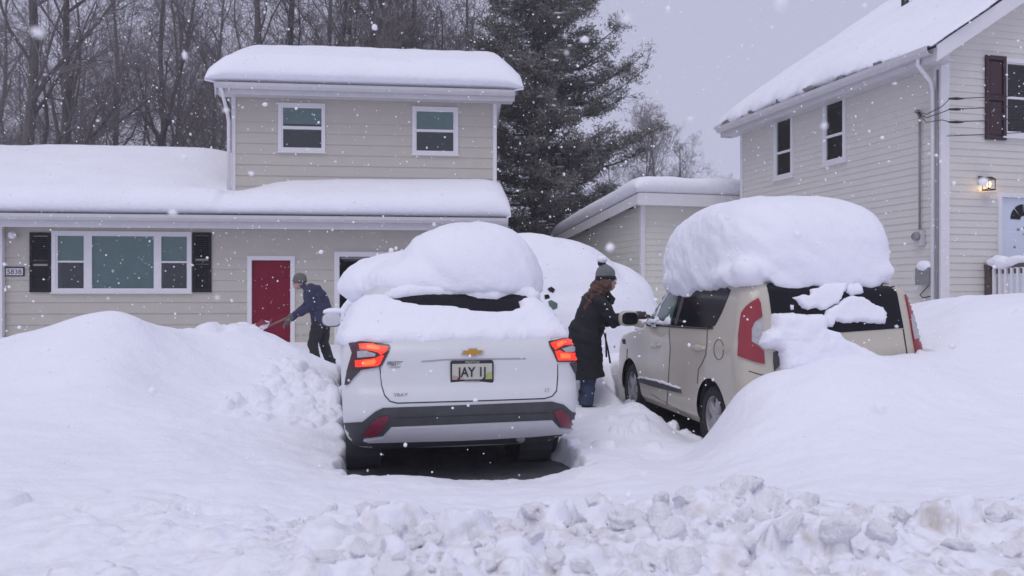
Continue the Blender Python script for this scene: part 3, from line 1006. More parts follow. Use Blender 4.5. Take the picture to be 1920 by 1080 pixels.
MB().box((-.02, DEPTH - .09, .1), (-.0145, DEPTH + .02, RZ)).build('corner_board', 'white_trim', rh)
FO, BO = -.32, DEPTH + .25
def RR(u, v):
    return (u, v, float(rh_roof(u, v)))
r = sheet([RR(-.38, FO), RR(HALF, FO), RR(HALF, BO), RR(-.38, BO)])
r.add(sheet([RR(HALF, FO), RR(2 * HALF + .38, FO), RR(2 * HALF + .38, BO), RR(HALF, BO)]).v, sheet([RR(0, 0)] * 4).f)
r.build('roof', 'shingle', rh)
for (ua, ub) in ((-.38, HALF), (HALF, 2 * HALF + .38)):
    za, zb_ = float(rh_roof(ua, 0)) - .06, float(rh_roof(ub, 0)) - .06
    MB().hexa([(ua, FO - .025, za - .22), (ub, FO - .025, zb_ - .22), (ub, FO + .003, zb_ - .22), (ua, FO + .003, za - .22),
               (ua, FO - .025, za + .04), (ub, FO - .025, zb_ + .04), (ub, FO - .001, zb_ + .04), (ua, FO - .001, za + .04)]).build('barge_board', 'white_trim', rh)
    MB().hexa([(ua, FO + .003, za - .2), (ub, FO + .003, zb_ - .2), (ub, -.015, zb_ - .2), (ua, -.015, za - .2),
               (ua, FO + .003, za - .18), (ub, FO + .003, zb_ - .18), (ub, -.015, zb_ - .18), (ua, -.015, za - .18)]).build('soffit', 'white_trim', rh)
MB().box((-.36, FO + .03, RZ - .24), (-.015, BO, RZ - .22)).build('soffit', 'gutter_white', rh)
MB().box((-.395, FO + .01, RZ - .26), (-.37, BO, RZ - .065)).build('fascia', 'gutter_white', rh)
gutter(rh, lm, FO + .05, BO, .51, RZ - .03, .13)
b = MB()
b.box((-.39, BO - .03, RZ - .26), (-.1, BO, RZ - .04))
b.build('fascia_end', 'gutter_white', rh)
# downspout with its elbow, and the conduit beside it
MB().tube([(-.45, -.02, RZ - .14), (-.44, .02, RZ - .24), (-.12, .10, RZ - .48), (-.07, .11, RZ - .62), (-.07, .11, .6)], .034, 8).build('downspout', 'white_trim', rh, True)
MB().tube([(-.05, .03, RZ - .3), (-.05, .03, .6)], .016, 8).build('cable', 'grey_metal', rh, True)
for (Wn, px0, px1, n_) in ((WA, 1459, 1483, 0), (WB, 1551, 1582, 1)):
    a, b_, c, d = Wn
    zc = c + (d - c) * .42
    window(rh, lm, a, b_, c, d, [(a + .10, b_ - .10, c + .09, zc - .025, 0 if n_ else 1), (a + .10, b_ - .10, zc + .025, d - .09, .0 if n_ else .55)], trim=.08, proud=.04)
a, b_, c, d = WF
zc = (c + d) / 2
window(rh, fr, a, b_, c, d, [(a + .09, b_ - .09, c + .09, zc - .02, .0), (a + .09, b_ - .09, zc + .02, d - .09, .0)], trim=.07, proud=.04)
a, b_, c, d = frect(1845, 104, 1883, 262)
s = MB()
s.box((a, .016, c), (a + .06, .05, d), fr).box((b_ - .06, .016, c), (b_, .05, d), fr)
for z0_, z1_ in ((c, c + .07), (d - .07, d), ((c + d) / 2 - .04, (c + d) / 2 + .04)):
    s.box((a + .06, .016, z0_), (b_ - .06, .05, z1_), fr)
so = s.build('shutter', 'shutter_maroon', rh)
for z0_, z1_ in ((c + .07, (c + d) / 2 - .04), ((c + d) / 2 + .04, d - .07)):
    MB().hexa([fr(a + .06, .02, z0_), fr(b_ - .06, .02, z0_), fr(b_ - .06, .02, z1_), fr(a + .06, .02, z1_),
               fr(a + .10, .042, z0_ + .05), fr(b_ - .10, .042, z0_ + .05), fr(b_ - .10, .042, z1_ - .05), fr(a + .10, .042, z1_ - .05)]).build('panel', 'shutter_maroon', so)
# front door with a fan light
a, b_, c, d = RD
t = .075
dm = MB()
dm.box((a, -.08, c), (a + t, .035, d), fr).box((b_ - t, -.08, c), (b_, .035, d), fr).box((a + t, -.08, d - t), (b_ - t, .035, d), fr)
dm.build('door_frame', 'white_trim', rh)
do = MB().box((a + t + .003, -.06, c), (b_ - t - .003, -.02, d - t - .003), fr).build('door', 'door_blue', rh)
mid = (a + b_) / 2
zf = d - t - .36
for k in range(4):
    th0, th1 = math.pi * (k / 4) + .05, math.pi * ((k + 1) / 4) - .05
    pts = [(mid + .07 * math.cos(th0), zf + .07 * math.sin(th0))]
    pts += [(mid + .26 * math.cos(th0 + (th1 - th0) * i / 6), zf + .26 * math.sin(th0 + (th1 - th0) * i / 6)) for i in range(7)]
    pts.append((mid + .07 * math.cos(th1), zf + .07 * math.sin(th1)))
    MB().prism(pts, -.020, -.010, lambda x, n, z: fr(x, n, z)).build('fanlight_pane', 'car_glass', do)
for (x0, x1, z0_, z1_) in ((.12, .45, .15, .7), (.55, .88, .15, .7), (.12, .45, .85, 1.45), (.55, .88, .85, 1.45)):
    pw = b_ - a - 2 * t
    s0_, s1_ = a + t + x0 * pw, a + t + x1 * pw
    MB().hexa([fr(s0_, -.02, c + z0_), fr(s1_, -.02, c + z0_), fr(s1_, -.02, c + z1_), fr(s0_, -.02, c + z1_),
               fr(s0_ + .02, -.014, c + z0_ + .02), fr(s1_ - .02, -.014, c + z0_ + .02), fr(s1_ - .02, -.014, c + z1_ - .02), fr(s0_ + .02, -.014, c + z1_ - .02)]).build('panel', 'door_blue', do)
MB().ell((a + t + .08, .05, c + .95), (.03, .03, .03), nu=12, nv=8).build('door_knob', 'dark_metal', do, True)
for k, (dx, dz) in enumerate(((.02, -.13), (-.10, -.16), (.10, -.16), (.02, -.24), (-.18, -.45), (.06, -.36))):
    MB().ell((mid + dx, .015, zf + dz), (.03, .008, .022), nu=10, nv=6).build('door_ornament', 'grey_metal', do, True)
# porch lamp, lit
ul_, zl_ = RF.u(1842, 0), RF.z(345, RF.u(1842, 0), 0)
pl = MB()
pl.box((ul_ - .10, .015, zl_ - .02), (ul_ - .02, .04, zl_ + .12), fr)
pl.box((ul_ - .08, .04, zl_ + .07), (ul_ - .04, .12, zl_ + .10), fr)
pl.hexa([fr(ul_ - .09, .05, zl_ + .05), fr(ul_ + .09, .05, zl_ + .05), fr(ul_ + .09, .21, zl_ + .05), fr(ul_ - .09, .21, zl_ + .05),
         fr(ul_ - .03, .10, zl_ + .10), fr(ul_ + .03, .10, zl_ + .10), fr(ul_ + .03, .16, zl_ + .10), fr(ul_ - .03, .16, zl_ + .10)])
pl.box((ul_ - .07, .06, zl_ - .12), (ul_ + .07, .20, zl_ - .10), fr)
for sx, sy in ((-.065, .07), (.065, .07), (-.065, .19), (.065, .19)):
    pl.box((ul_ + sx - .006, sy - .006, zl_ - .10), (ul_ + sx + .006, sy + .006, zl_ + .05), fr)
po = pl.build('porch_lamp', 'dark_metal', rh)
MB().ell((ul_, -.13, zl_ - .02), (.032, .032, .05), nu=12, nv=8).build('bulb', 'lamp_lit', po, True)
ld = bpy.data.lights.new('porch_light', 'POINT')
ld.energy = 2.2
ld.color = (1, .62, .28)
ld.shadow_soft_size = .05
lo = bpy.data.objects.new('porch_light', ld)
COL.objects.link(lo)
lo.parent = po
lo.location = (ul_, -.13, zl_ - .09)
# meter, conduit, junction box and the service wires
vm = RF.v(1729, 0)
zm1, zm2 = RF.z(218, 0, vm), RF.z(430, 0, vm)
MB().tube([lm(vm, .05, zm1), lm(vm, .05, zm2)], .017, 8).build('conduit', 'grey_metal', rh, True)
MB().tube([lm(vm, .05, zm1), lm(vm - .0, .08, zm1 + .08), lm(vm - .05, .15, zm1 + .06)], [.022, .04, .036], 8).build('weatherhead', 'grey_metal', rh, True)
zc = RF.z(446, 0, vm)
mt = MB().box((vm - .09, .015, zc - .13), (vm + .09, .09, zc + .12), lm).build('meter_box', 'gutter_white', rh)
MB().lathe([(0, .07), (-.06, .07), (-.08, .055), (-.08, 0)], 16, 'x').build('meter_dial', 'grey_metal', mt, True).location = lm(vm, .09, zc + .02)
vj = RF.v(1739, 0)
zj = RF.z(517, 0, vj)
jb = MB().box((vj - .17, .015, zj - .15), (vj + .13, .13, zj + .13), lm).build('utility_box', 'grey_metal', rh)
MB().tube([lm(vj - .1, .06, zj - .15), lm(vj + .1, .06, zj - .32), lm(vj + .05, .04, zj - .36), lm(vj - .15, .03, zj - .33)], .009, 6).build('cable', 'dark_metal', jb)
jbw = local_matrix(RHO, RHA)
o = blob(MB().ell((0, 0, 0), (.16, .09, .09), nu=16, nv=10), .015, 4, .02, 6, 3)
o.transform(jbw @ Matrix.Translation(lm(vj - .02, .08, zj + .16)) @ Matrix.Rotation(R(90), 4, 'Z'))
tag(link('box_snow', o, 'snow', smooth=True), 'small snow cap on the grey utility box of the cream house', 'snow')
pv = MB()
for k, (du, dz, py) in enumerate(((0.0, 0, 185), (0.03, -.1, 205), (.02, -.2, 229), (-.25, -.35, 257))):
    p0 = lm(vm - .06, .15, zm1 + .05) if k < 3 else Vector((-.02, -.14, RF.z(256, 0, -.1)))
    u1 = RF.u(1781, -.25)
    p1 = Vector((u1, -.25, RF.z(py, u1, -.25))) if k < 3 else p0 + Vector((.1, -.02, .005))
    p2 = Vector((4.6, -2.4 - .2 * k, RF.z(py, u1, -.25) + .55))
    wire = MB()
    pts = [p0]
    if k < 3:
        pts += [p0.lerp(p1, .35) + Vector((-.06, -.03, -.12)), p0.lerp(p1, .75) + Vector((0, -.02, -.07 + .03 * k))]
    pts += [p1.lerp(p2, i / 8) - Vector((0, 0, .18 * math.sin(math.pi * i / 8))) for i in range(9)]
    wire.tube(pts, .007, 5).build('service_wire', 'dark_metal', rh)
    if k < 3:
        MB().tube([p1 - Vector((.02, 0, 0)), p1 + Vector((.1, -.03, .0)), p1 + Vector((.2, -.06, .0))], [.014, .024, .012], 8).build('wire_clamp', 'dark_metal', rh)
# roof vents
for (px_, py_, L_) in ((1757, 0, .42), (1697, -8, .34)):
    uu_ = 1.75 if px_ > 1720 else 2.2
    vv_ = RF.v(px_, uu_)
    zz_ = float(rh_roof(uu_, vv_))
    MB().tube([(uu_, vv_, zz_ - .05), (uu_, vv_, zz_ + .35 + L_)], .075, 12).build('vent_pipe', 'dark_metal', rh, True)
# porch deck and railing: its side rail comes forward from the wall
u0 = RF.u(1843, 0)
VF = -1.7
MB().box((u0 - .03, VF, FLOOR - .16), (4.6, -.02, FLOOR - .03)).build('porch_deck', 'wood_rail', rh)
for uu_ in (u0, 2.6, 4.5):
    MB().box((uu_, VF + .03, .2), (uu_ + .10, VF + .13, FLOOR - .16)).build('porch_leg', 'wood_rail', rh)
pr = MB()
pr.box((u0, VF, FLOOR + .84), (u0 + .12, -.02, FLOOR + .90)).box((u0 + .03, VF + .05, FLOOR + .74), (u0 + .09, -.02, FLOOR + .82)).box((u0 + .03, VF + .05, FLOOR + .08), (u0 + .09, -.02, FLOOR + .14))
pr.box((u0 + .12, VF, FLOOR + .84), (4.6, VF + .12, FLOOR + .90)).box((u0 + .12, VF + .03, FLOOR + .08), (4.6, VF + .09, FLOOR + .14))
pr.box((u0 + .01, -.12, FLOOR - .03), (u0 + .11, -.022, FLOOR + .84)).box((u0 + .01, VF + .01, FLOOR - .03), (u0 + .11, VF + .11, FLOOR + .84))
rail = pr.build('railing', 'wood_rail', rh)
k = -.20
while k > VF + .15:
    MB().box((u0 - .012, k - .04, FLOOR + .03), (u0 + .028, k, FLOOR + .83)).build('baluster', 'white_trim', rail)
    k -= .115
k = u0 + .2
while k < 4.5:
    MB().box((k, VF - .012, FLOOR + .03), (k + .04, VF + .028, FLOOR + .83)).build('baluster', 'white_trim', rail)
    k += .115
mb = MB().tube([(u0 + .05, -.06 - i * .14, FLOOR + .93 + .02 * math.sin(i * 1.7)) for i in range(12)], [.06, .10, .12, .09, .08, .07, .08, .07, .08, .07, .08, .07], 12)
mb.tube([(u0 + .1 + i * .3, VF + .06, FLOOR + .93) for i in range(15)], [.07 + .02 * math.sin(i * 2.3) for i in range(15)], 12)
o = blob(mb, .025, 6, .02, 4, 8)
o.transform(jbw)
tag(link('railing_snow', o, 'snow', smooth=True), 'strip of snow lying along the porch railing of the cream house', 'snow')
def th_rh(u, v):
    t_ = .34 + .10 * sstep(0, 2.5, u)
    t_ = t_ * (1 - .72 * (1 - sstep(-.3, 2.6, v)) * (1 - sstep(.6, 1.6, u)))
    return t_
roof_snow('roof_snow', 'sloping snow sheet on the gable roof of the cream house', RF, -.42, 2 * HALF + .42, FO + .02, BO + .05, rh_roof, th_rh, (70, 60), seed=24, noise=.05, ragged=.22)
# dark icy crust showing along the eave
M('grey_ice', (.20, .20, .22), .5, var=.4, scale=12)
rr = random.Random(4)
k = .9
while k < BO:
    L_ = rr.uniform(.18, .5)
    if rr.random() < .7:
        ie = MB().ell((-.47 + rr.uniform(-.03, .02), k, RZ + .0 + rr.uniform(0, .05)), (.05, L_ * .5, rr.uniform(.03, .07)), nu=10, nv=6)
        link('eave_ice', blob(ie, .02, 2, .03, 9, int(k * 10)), 'grey_ice', rh, True)
    k += L_


# ---- low garage behind the cream house
VG = 7.25
UGL = RF.u(1203, VG)
ga = thing('garage', 'low cream garage behind the cream house with snow on its shed roof', 'garage', RHO, RHA)
GZ = RF.z(366, RF.u(1290, VG - .3), VG - .3)
gslope = -.095
gar_roof = lambda u, v: GZ + (v - VG) * gslope
GD_ = 6.0
siding(ga, front_map(VG), lambda z: (UGL, 2.2), .5, GZ - .05, .15, [], 'sage_siding', .014)
zf_ = lambda v: GZ + (v - VG) * gslope - .06
zz = .5
while zz < GZ - .1:                       # side wall under the falling roof
    zt_ = zz + .15
    ve = min(VG + GD_, VG + (GZ - .08 - zt_) / -gslope)
    if ve > VG + .3:
        mp = left_map(UGL)
        c = [mp(VG, .014, zz), mp(ve, .014, zz), mp(ve, -.03, zz), mp(VG, -.03, zz), mp(VG, .002, zt_ + .004), mp(ve, .002, zt_ + .004), mp(ve, -.03, zt_ + .004), mp(VG, -.03, zt_ + .004)]
        MB().hexa(c).build('siding_board', 'sage_siding', ga)
    zz = zt_
MB().box((2.1, VG + .05, .3), (2.19, VG + GD_, GZ - .7)).box((UGL + .05, VG + GD_ - .1, .3), (2.1, VG + GD_, GZ - .75)).build('wall', 'sage_siding', ga)
MB().box((UGL - .03, VG - .03, .3), (UGL + .08, VG - .0145, GZ - .2)).box((UGL - .03, VG - .0145, .3), (UGL - .0145, VG + .08, GZ - .2)).build('corner_board', 'white_trim', ga)
def RG(u, v):
    return (u, v, float(gar_roof(u, v)))
sheet([RG(UGL - .22, VG - .3), RG(2.3, VG - .3), RG(2.3, VG + GD_ + .2), RG(UGL - .22, VG + GD_ + .2)]).build('roof', 'shingle', ga)
MB().box((UGL - .22, VG - .33, GZ - .26), (2.3, VG - .303, GZ + .02)).build('fascia', 'white_trim', ga)
MB().hexa([(UGL - .25, VG - .33, GZ - .24), (UGL - .223, VG - .33, GZ - .24), (UGL - .223, VG + GD_ + .2, GZ - .24 + (GD_ + .5) * gslope), (UGL - .25, VG + GD_ + .2, GZ - .24 + (GD_ + .5) * gslope),
           (UGL - .25, VG - .33, GZ - .0), (UGL - .223, VG - .33, GZ - .0), (UGL - .223, VG + GD_ + .2, GZ + (GD_ + .5) * gslope), (UGL - .25, VG + GD_ + .2, GZ + (GD_ + .5) * gslope)]).build('barge_board', 'white_trim', ga)
MB().box((UGL - .2, VG - .3, GZ - .25), (2.3, VG - .03, GZ - .23)).build('soffit', 'white_trim', ga)
gutter(ga, left_map(UGL - .223), VG - .1, VG + GD_, .13, GZ - .28, .1) if False else None
roof_snow('roof_snow', 'thick snow slab on the shed roof of the low garage', RF, UGL - .22, 2.3, VG - .3, VG + GD_ + .2, gar_roof, lambda u, v: .50 - .2 * sstep(.4, 1.2, u), (30, 40), seed=34)
# ------------------------------------------------------------------ cars
def pchip(xk, yk, x):
    xk, yk = np.asarray(xk, float), np.asarray(yk, float)
    h = np.diff(xk)
    d = np.diff(yk) / h
    m = np.zeros(len(xk))
    m[0], m[-1] = d[0], d[-1]
    for i in range(1, len(xk) - 1):
        if d[i - 1] * d[i] > 0:
            w1, w2 = 2 * h[i] + h[i - 1], h[i] + 2 * h[i - 1]
            m[i] = (w1 + w2) / (w1 / d[i - 1] + w2 / d[i])
    i = np.clip(np.searchsorted(xk, x) - 1, 0, len(xk) - 2)
    t = (x - xk[i]) / h[i]
    return ((2 * t ** 3 - 3 * t ** 2 + 1) * yk[i] + (t ** 3 - 2 * t ** 2 + t) * h[i] * m[i] + (-2 * t ** 3 + 3 * t ** 2) * yk[i + 1] + (t ** 3 - t ** 2) * h[i] * m[i + 1])

def car_shell(keys, top, cx=.22, cy=.30, bow=.06, nz=56, wheels=(), wr=.38):
    """a body lofted from its plan outlines, floor to roof; open wheel arches"""
    k = np.array(keys)
    zs = np.linspace(k[0, 0], k[-1, 0], nz)
    w, r, f = (pchip(k[:, 0], k[:, i], zs) for i in (1, 2, 3))
    rings = []
    def ring(z, w, r, f, sc=1.0):
        pts = []
        cxx, cyy = min(cx, w * .45), cy
        for i in range(10):                      # rear edge, centre to corner
            x = (w - cxx) * i / 10
            pts.append((x, r + bow * (x / w) ** 2))
        y0 = r + bow * ((w - cxx) / w) ** 2
        for i in range(10):
            th = math.pi / 2 * i / 10
            pts.append((w - cxx + cxx * math.sin(th), y0 + cyy * (1 - math.cos(th))))
        ya, yb = y0 + cyy, f - .45
        for i in range(70):
            pts.append((w, ya + (yb - ya) * i / 70))
        for i in range(10):
            th = math.pi / 2 * i / 10
            pts.append((w - .4 + .4 * math.cos(th), yb + .45 * math.sin(th)))
        for i in range(11):
            pts.append(((w - .4) * (1 - i / 10), f + .02 * i / 10))
        full = pts + [(-x, y) for x, y in pts[-2:0:-1]]
        return [(x, y, z) for x, y in full]
    mb = MB()
    allr = [ring(z, a, b, c) for z, a, b, c in zip(zs, w, r, f)]
    n = len(allr[0])
    vs = [p for q in allr for p in q]
    cyc = (allr[-1][0][1] + allr[-1][n // 2][1]) / 2
    for s_ in (.92, .75, .5, .2):
        vs += [(x * s_, cyc + (y - cyc) * s_, z + (top - z) * (1 - s_ ** 2)) for x, y, z in allr[-1]]
    fs = []
    for j in range(nz + 3):
        for i in range(n):
            i2 = (i + 1) % n
            fs.append((j * n + i, j * n + i2, (j + 1) * n + i2, (j + 1) * n + i))
    fs.append(tuple(range((nz + 3) * n, (nz + 4) * n)))
    V = np.array(vs)
    if wheels:
        out = np.zeros(len(V), bool)
        for (wy, wz) in wheels:
            d = np.hypot(V[:, 1] - wy, V[:, 2] - wz)
            side = np.abs(V[:, 0]) > .6
            near = side & (d < wr) & (d > wr - .05)
            for i in np.where(near)[0]:          # draw the rim of the arch onto its circle
                V[i, 1] = wy + (V[i, 1] - wy) * wr / d[i]
                V[i, 2] = wz + (V[i, 2] - wz) * wr / d[i]
            out |= side & (d <= wr - .05)
        fs = [f_ for f_ in fs if not any(out[i] for i in f_)]
    mb.add([tuple(p) for p in V], fs)
    return mb

class Car:
    def __init__(self, root, place, mesh):
        self.root = root
        self.m = local_matrix(*place)
        self.inv = self.m.inverted()
        bm = bmesh.new()
        bm.from_mesh(mesh)
        self.bvh = BVHTree.FromBMesh(bm)
        bm.free()
        self.o = self.inv @ Vector((0, 0, CAMZ))
        self.depth = None

    def hit(self, px, py):
        d = (self.inv.to_3x3() @ ray(px, py))
        loc, nrm, i, t = self.bvh.ray_cast(self.o, d.normalized())
        if loc is None:
            k = 8.5
            for _ in range(12):                  # the point of the body that the line of sight passes closest to
                loc, nrm, i, t = self.bvh.find_nearest(self.o + d * k)
                k = (loc - self.o).dot(d) / d.length_squared
        else:
            self.depth = (loc - self.o).length / d.length
        if nrm.dot(d) > 0:
            nrm = -nrm
        return loc, nrm

    def patch(self, name, poly, off, mat, parent=None, step=4.0, pillow=0.0, reach=14.0, rough=0.0, seed=0, world=False, lift=0.012):
        """a piece that lies on the body: outline read off the photograph, position from the body itself"""
        pts = []
        n = len(poly)
        prng = random.Random(seed)
        for i in range(n):
            a, b = Vector(poly[i]), Vector(poly[(i + 1) % n])
            L = (b - a).length
            k = max(1, int(L / step))
            for j in range(k):
                p = a.lerp(b, j / k)
                if rough:
                    p = p + Vector((prng.uniform(-rough, rough), prng.uniform(-rough, rough)))
                pts.append(p)
        nb = len(pts)
        bx = [p.x for p in pts]
        by = [p.y for p in pts]
        P = np.array([(p.x, p.y) for p in pts])
        Q = np.roll(P, -1, 0)
        def inside_dist(x, y):
            c = ((P[:, 1] > y) != (Q[:, 1] > y)) & (x < (Q[:, 0] - P[:, 0]) * (y - P[:, 1]) / (Q[:, 1] - P[:, 1] + 1e-12) + P[:, 0])
            e = Q - P
            t = np.clip(((x - P[:, 0]) * e[:, 0] + (y - P[:, 1]) * e[:, 1]) / (e ** 2).sum(1).clip(1e-9), 0, 1)
            d = np.hypot(P[:, 0] + t * e[:, 0] - x, P[:, 1] + t * e[:, 1] - y).min()
            return (c.sum() % 2 == 1), d
        y = min(by) + step * .5
        while y < max(by):
            x = min(bx) + step * .5
            while x < max(bx):
                ins, d = inside_dist(x, y)
                if ins and d > step * .45:
                    pts.append(Vector((x + prng.uniform(-.1, .1) * step, y)))
                x += step
            y += step
        ov, oe, of, *_ = delaunay_2d_cdt(pts, [(i, (i + 1) % nb) for i in range(nb)], [], 1, 1e-4)
        bm = bmesh.new()
        verts = []
        for p in ov:
            loc, nrm = self.hit(p.x, p.y)
            h = off
            if pillow:
                _, d = inside_dist(p.x, p.y)
                t = min(d / reach, 1)
                h += pillow * math.sqrt(max(0, 1 - (1 - t) ** 2))
                h += pillow * .25 * float(fbm(np.array([p.x * .06]), np.array([p.y * .06]), seed, 3)[0] - .5) * t
            verts.append(bm.verts.new(loc + nrm * h))
            verts[-1].normal = nrm
        base = [v.co.copy() for v in verts]
        for f_ in of:
            try:
                bm.faces.new([verts[i] for i in f_])
            except ValueError:
                pass
        # give it thickness: its rim turns down to the body
        bnd = [e for e in bm.edges if len(e.link_faces) == 1]
        ret = bmesh.ops.extrude_edge_only(bm, edges=bnd)
        newv = [g_ for g_ in ret['geom'] if isinstance(g_, bmesh.types.BMVert)]
        for v in newv:
            loc, nrm, i, t = self.bvh.find_nearest(v.co)
            d = v.co - loc
            v.co = loc - (d.normalized() * .004 if d.length > 1e-6 else Vector((0, 0, 0)))
        bmesh.ops.recalc_face_normals(bm, faces=bm.faces)
        me = bpy.data.meshes.new(name)
        bm.to_mesh(me)
        bm.free()
        # outward
        if len(me.polygons):
            s_ = sum(p.normal.dot(self.o - p.center) * p.area for p in me.polygons)
            if s_ < 0:
                me.flip_normals()
        if world:
            me.transform(self.m)
            return link(name, me, mat, None, True)
        o = link(name, me, mat, parent or self.root, pillow > 0)
        if not pillow:
            me.shade_smooth()
            me.set_sharp_from_angle(angle=R(40))
        return o

    def strip(self, name, line, width, off, mat, parent=None):
        line = [Vector(p) for p in line]
        L, Rr = [], []
        for i, p in enumerate(line):
            t = line[min(i + 1, len(line) - 1)] - line[max(i - 1, 0)]
            t.normalize()
            nn = Vector((-t.y, t.x)) * width / 2
            L.append(p + nn)
            Rr.append(p - nn)
        return self.patch(name, L + Rr[::-1], off, mat, parent, step=5)

def cv(pts, ox, oy, s):
    return [(ox + x / s, oy + y / s) for x, y in pts]

def wheel(parent, x, y, z, r, w, side, spokes=5, seed=0):
    t = MB()
    prof = [(-w / 2, r * .66), (-w / 2, r * .90), (-w / 2 + .02, r * .97), (-w / 2 + .05, r), (w / 2 - .05, r), (w / 2 - .02, r * .97), (w / 2, r * .90), (w / 2, r * .66), (-w / 2, r * .66)]
    t.lathe(prof, 40)
    wo_ = t.build('wheel', 'tyre', parent, True)
    wo_.location = (x, y, z)
    rm = MB()
    s = side
    rm.lathe([(s * (w / 2 - .005), r * .68), (s * (w / 2 - .01), r * .64), (s * (w / 2 - .07), r * .60), (s * (w / 2 - .09), r * .58)], 32)
    for k in range(spokes):
        th = 2 * math.pi * (k + .25) / spokes
        m = Matrix.Rotation(th, 4, 'X')
        rm.hexa([m @ Vector(p) for p in ((s * (w / 2 - .05), -.045, .03), (s * (w / 2 - .05), .045, .03), (s * (w / 2 - .05), .06, r * .62), (s * (w / 2 - .05), -.06, r * .62),
                                         (s * (w / 2 - .015), -.038, .03), (s * (w / 2 - .015), .038, .03), (s * (w / 2 - .02), .045, r * .62), (s * (w / 2 - .02), -.045, r * .62))])
    rm.lathe([(s * (w / 2 - .04), .055), (s * (w / 2 - .008), .05), (s * (w / 2 - .004), .0)], 16)
    rm.build('rim', 'alloy', wo_)
    MB().lathe([(s * (w / 2 - .10), r * .63), (s * (w / 2 - .10), 0)], 24).build('spoke_dark_backing', 'tyre', wo_)  # black backing disc, paints the dark between the spokes
    return wo_

def undercut(me, zc, yc, ymax, k=1.6, wave=0.0):
    """draw the underside of a snow dome in below the roof line"""
    co = np.empty(len(me.vertices) * 3)
    me.vertices.foreach_get('co', co)
    co = co.reshape(-1, 3)
    zz = zc - wave * (fbm(co[:, 1] * 3.2 + 5, co[:, 0] * 3.2 + 5, 3, 3) - .42)
    for v, zc_ in zip(me.vertices, zz):
        if v.co.z < zc_ and v.co.y < ymax:
            t = zc_ - v.co.z
            v.co.x *= max(.3, 1 - t * k)
            if v.co.y < yc:
                v.co.y += min(t * 1.2, yc - v.co.y)

# ---- white car in the drive
WK = [(.22, .80, .30, 4.2), (.32, .87, .10, 4.35), (.42, .895, .0, 4.45), (.55, .905, -.05, 4.5), (.68, .91, -.035, 4.52), (.74, .912, .0, 4.52), (.85, .912, .02, 4.5), (.95, .91, .03, 4.4),
      (1.03, .90, .06, 3.9), (1.08, .88, .11, 3.5), (1.14, .85, .20, 3.3), (1.30, .78, .36, 2.9), (1.45, .70, .52, 2.55), (1.52, .62, .63, 2.4)]
wc = thing('white_car', 'white hatchback SUV with lit tail lights under domed snow', 'car', *WHITE_CAR)
WK = [(z, w * 1.03, r, f) for z, w, r, f in WK]
WB_ = car_shell(WK, 1.56, .22, .22, .08, wheels=((.92, .34), (3.62, .34)), wr=.40)
wbm = WB_.mesh('body')
link('body', wbm, 'car_white', wc, True)
wcar = Car(wc, WHITE_CAR, wbm)
ub = MB().box((-.72, .35, .24), (.72, 4.1, .34))
ub.build('underbody', 'car_plastic', wc)
for sx in (-1, 1):
    for yy in (.92, 3.62):
        wheel(wc, sx * .79, yy, .34, .345, .225, sx)
        MB().lathe([(-.18, .43), (.10, .43)], 24).build('wheel_arch', 'car_plastic', wc).location = (sx * .72, yy, .34)
MB().tube([(.45, .1, .30), (.45, 1.2, .28)], .035, 10).build('exhaust_pipe', 'grey_metal', wc, True)
TG = [(733, 600), (735, 640), (731, 657), (716, 690), (714, 702), (717, 724), (722, 740), (732, 751), (745, 754.5), (890, 750.5), (1020, 746), (1034, 742), (1042, 732), (1044, 705), (1044, 680), (1031, 648), (1030, 600)]
wcar.patch('tailgate', TG, .008, 'car_white', step=9)
wcar.strip('tailgate_seam', [(712, 688), (713.5, 702), (716, 724), (721, 741), (731, 752.5), (745, 756), (890, 752), (1020, 747.5), (1035, 743), (1043.5, 733), (1045.5, 705), (1045, 683)], 1.8, .004, 'seam')
wcar.strip('tailgate_crease_shade', [(790, 678), (835, 674.5), (885, 673.5), (935, 673), (985, 672.5)], 2.6, .011, 'crease_shade')  # grey strip paints the soft shadow above the plate
b_ = lambda pts: cv(pts, 630, 620, 3.857)
CLAD = b_([(40, 668), (110, 664), (190, 660), (285, 585), (340, 558), (1000, 535), (1560, 512), (1640, 533), (1700, 585), (1755, 598), (1748, 690), (1700, 762), (1660, 795), (1000, 815), (250, 850), (230, 912), (170, 892), (80, 770)])
wcar.patch('bumper_cladding', CLAD, .012, 'car_plastic', step=6)
wcar.patch('skid_bar', b_([(205, 772), (340, 753), (400, 690), (1000, 665), (1560, 640), (1610, 692), (1715, 692), (1690, 718), (1400, 743), (900, 768), (240, 785)]), .035, 'car_silver', step=5)
wcar.strip('bumper_groove', b_([(420, 628), (1000, 606), (1540, 588)]), 1.2, .0145, 'seam')
wcar.patch('reflector', b_([(200, 742), (260, 660), (310, 622), (385, 608), (372, 650), (332, 712), (280, 750)]), .022, 'reflector_red', step=4)
wcar.patch('reflector', b_([(1568, 578), (1620, 566), (1665, 600), (1708, 682), (1690, 690), (1622, 682)]), .022, 'reflector_red', step=4)
l_ = lambda pts: cv(pts, 640, 630, 8.307)
r_ = lambda pts: cv(pts, 1000, 620, 7.71)
tl = wcar.patch('tail_light', l_([(105, 95), (330, 100), (745, 148), (765, 190), (742, 262), (622, 472), (540, 492), (300, 532), (200, 640), (110, 752), (75, 765), (115, 500), (178, 270), (150, 180)]), .014, 'lens_dark', step=3.5)
wcar.patch('lit_bar', l_([(280, 150), (480, 140), (600, 170), (728, 185), (700, 255), (620, 305), (560, 262), (400, 228), (300, 205)]), .021, 'lens_lit', tl, step=3)
wcar.patch('lit_bar', l_([(230, 385), (540, 348), (620, 308), (668, 310), (605, 440), (560, 470), (240, 485)]), .021, 'lens_lit', tl, step=3)
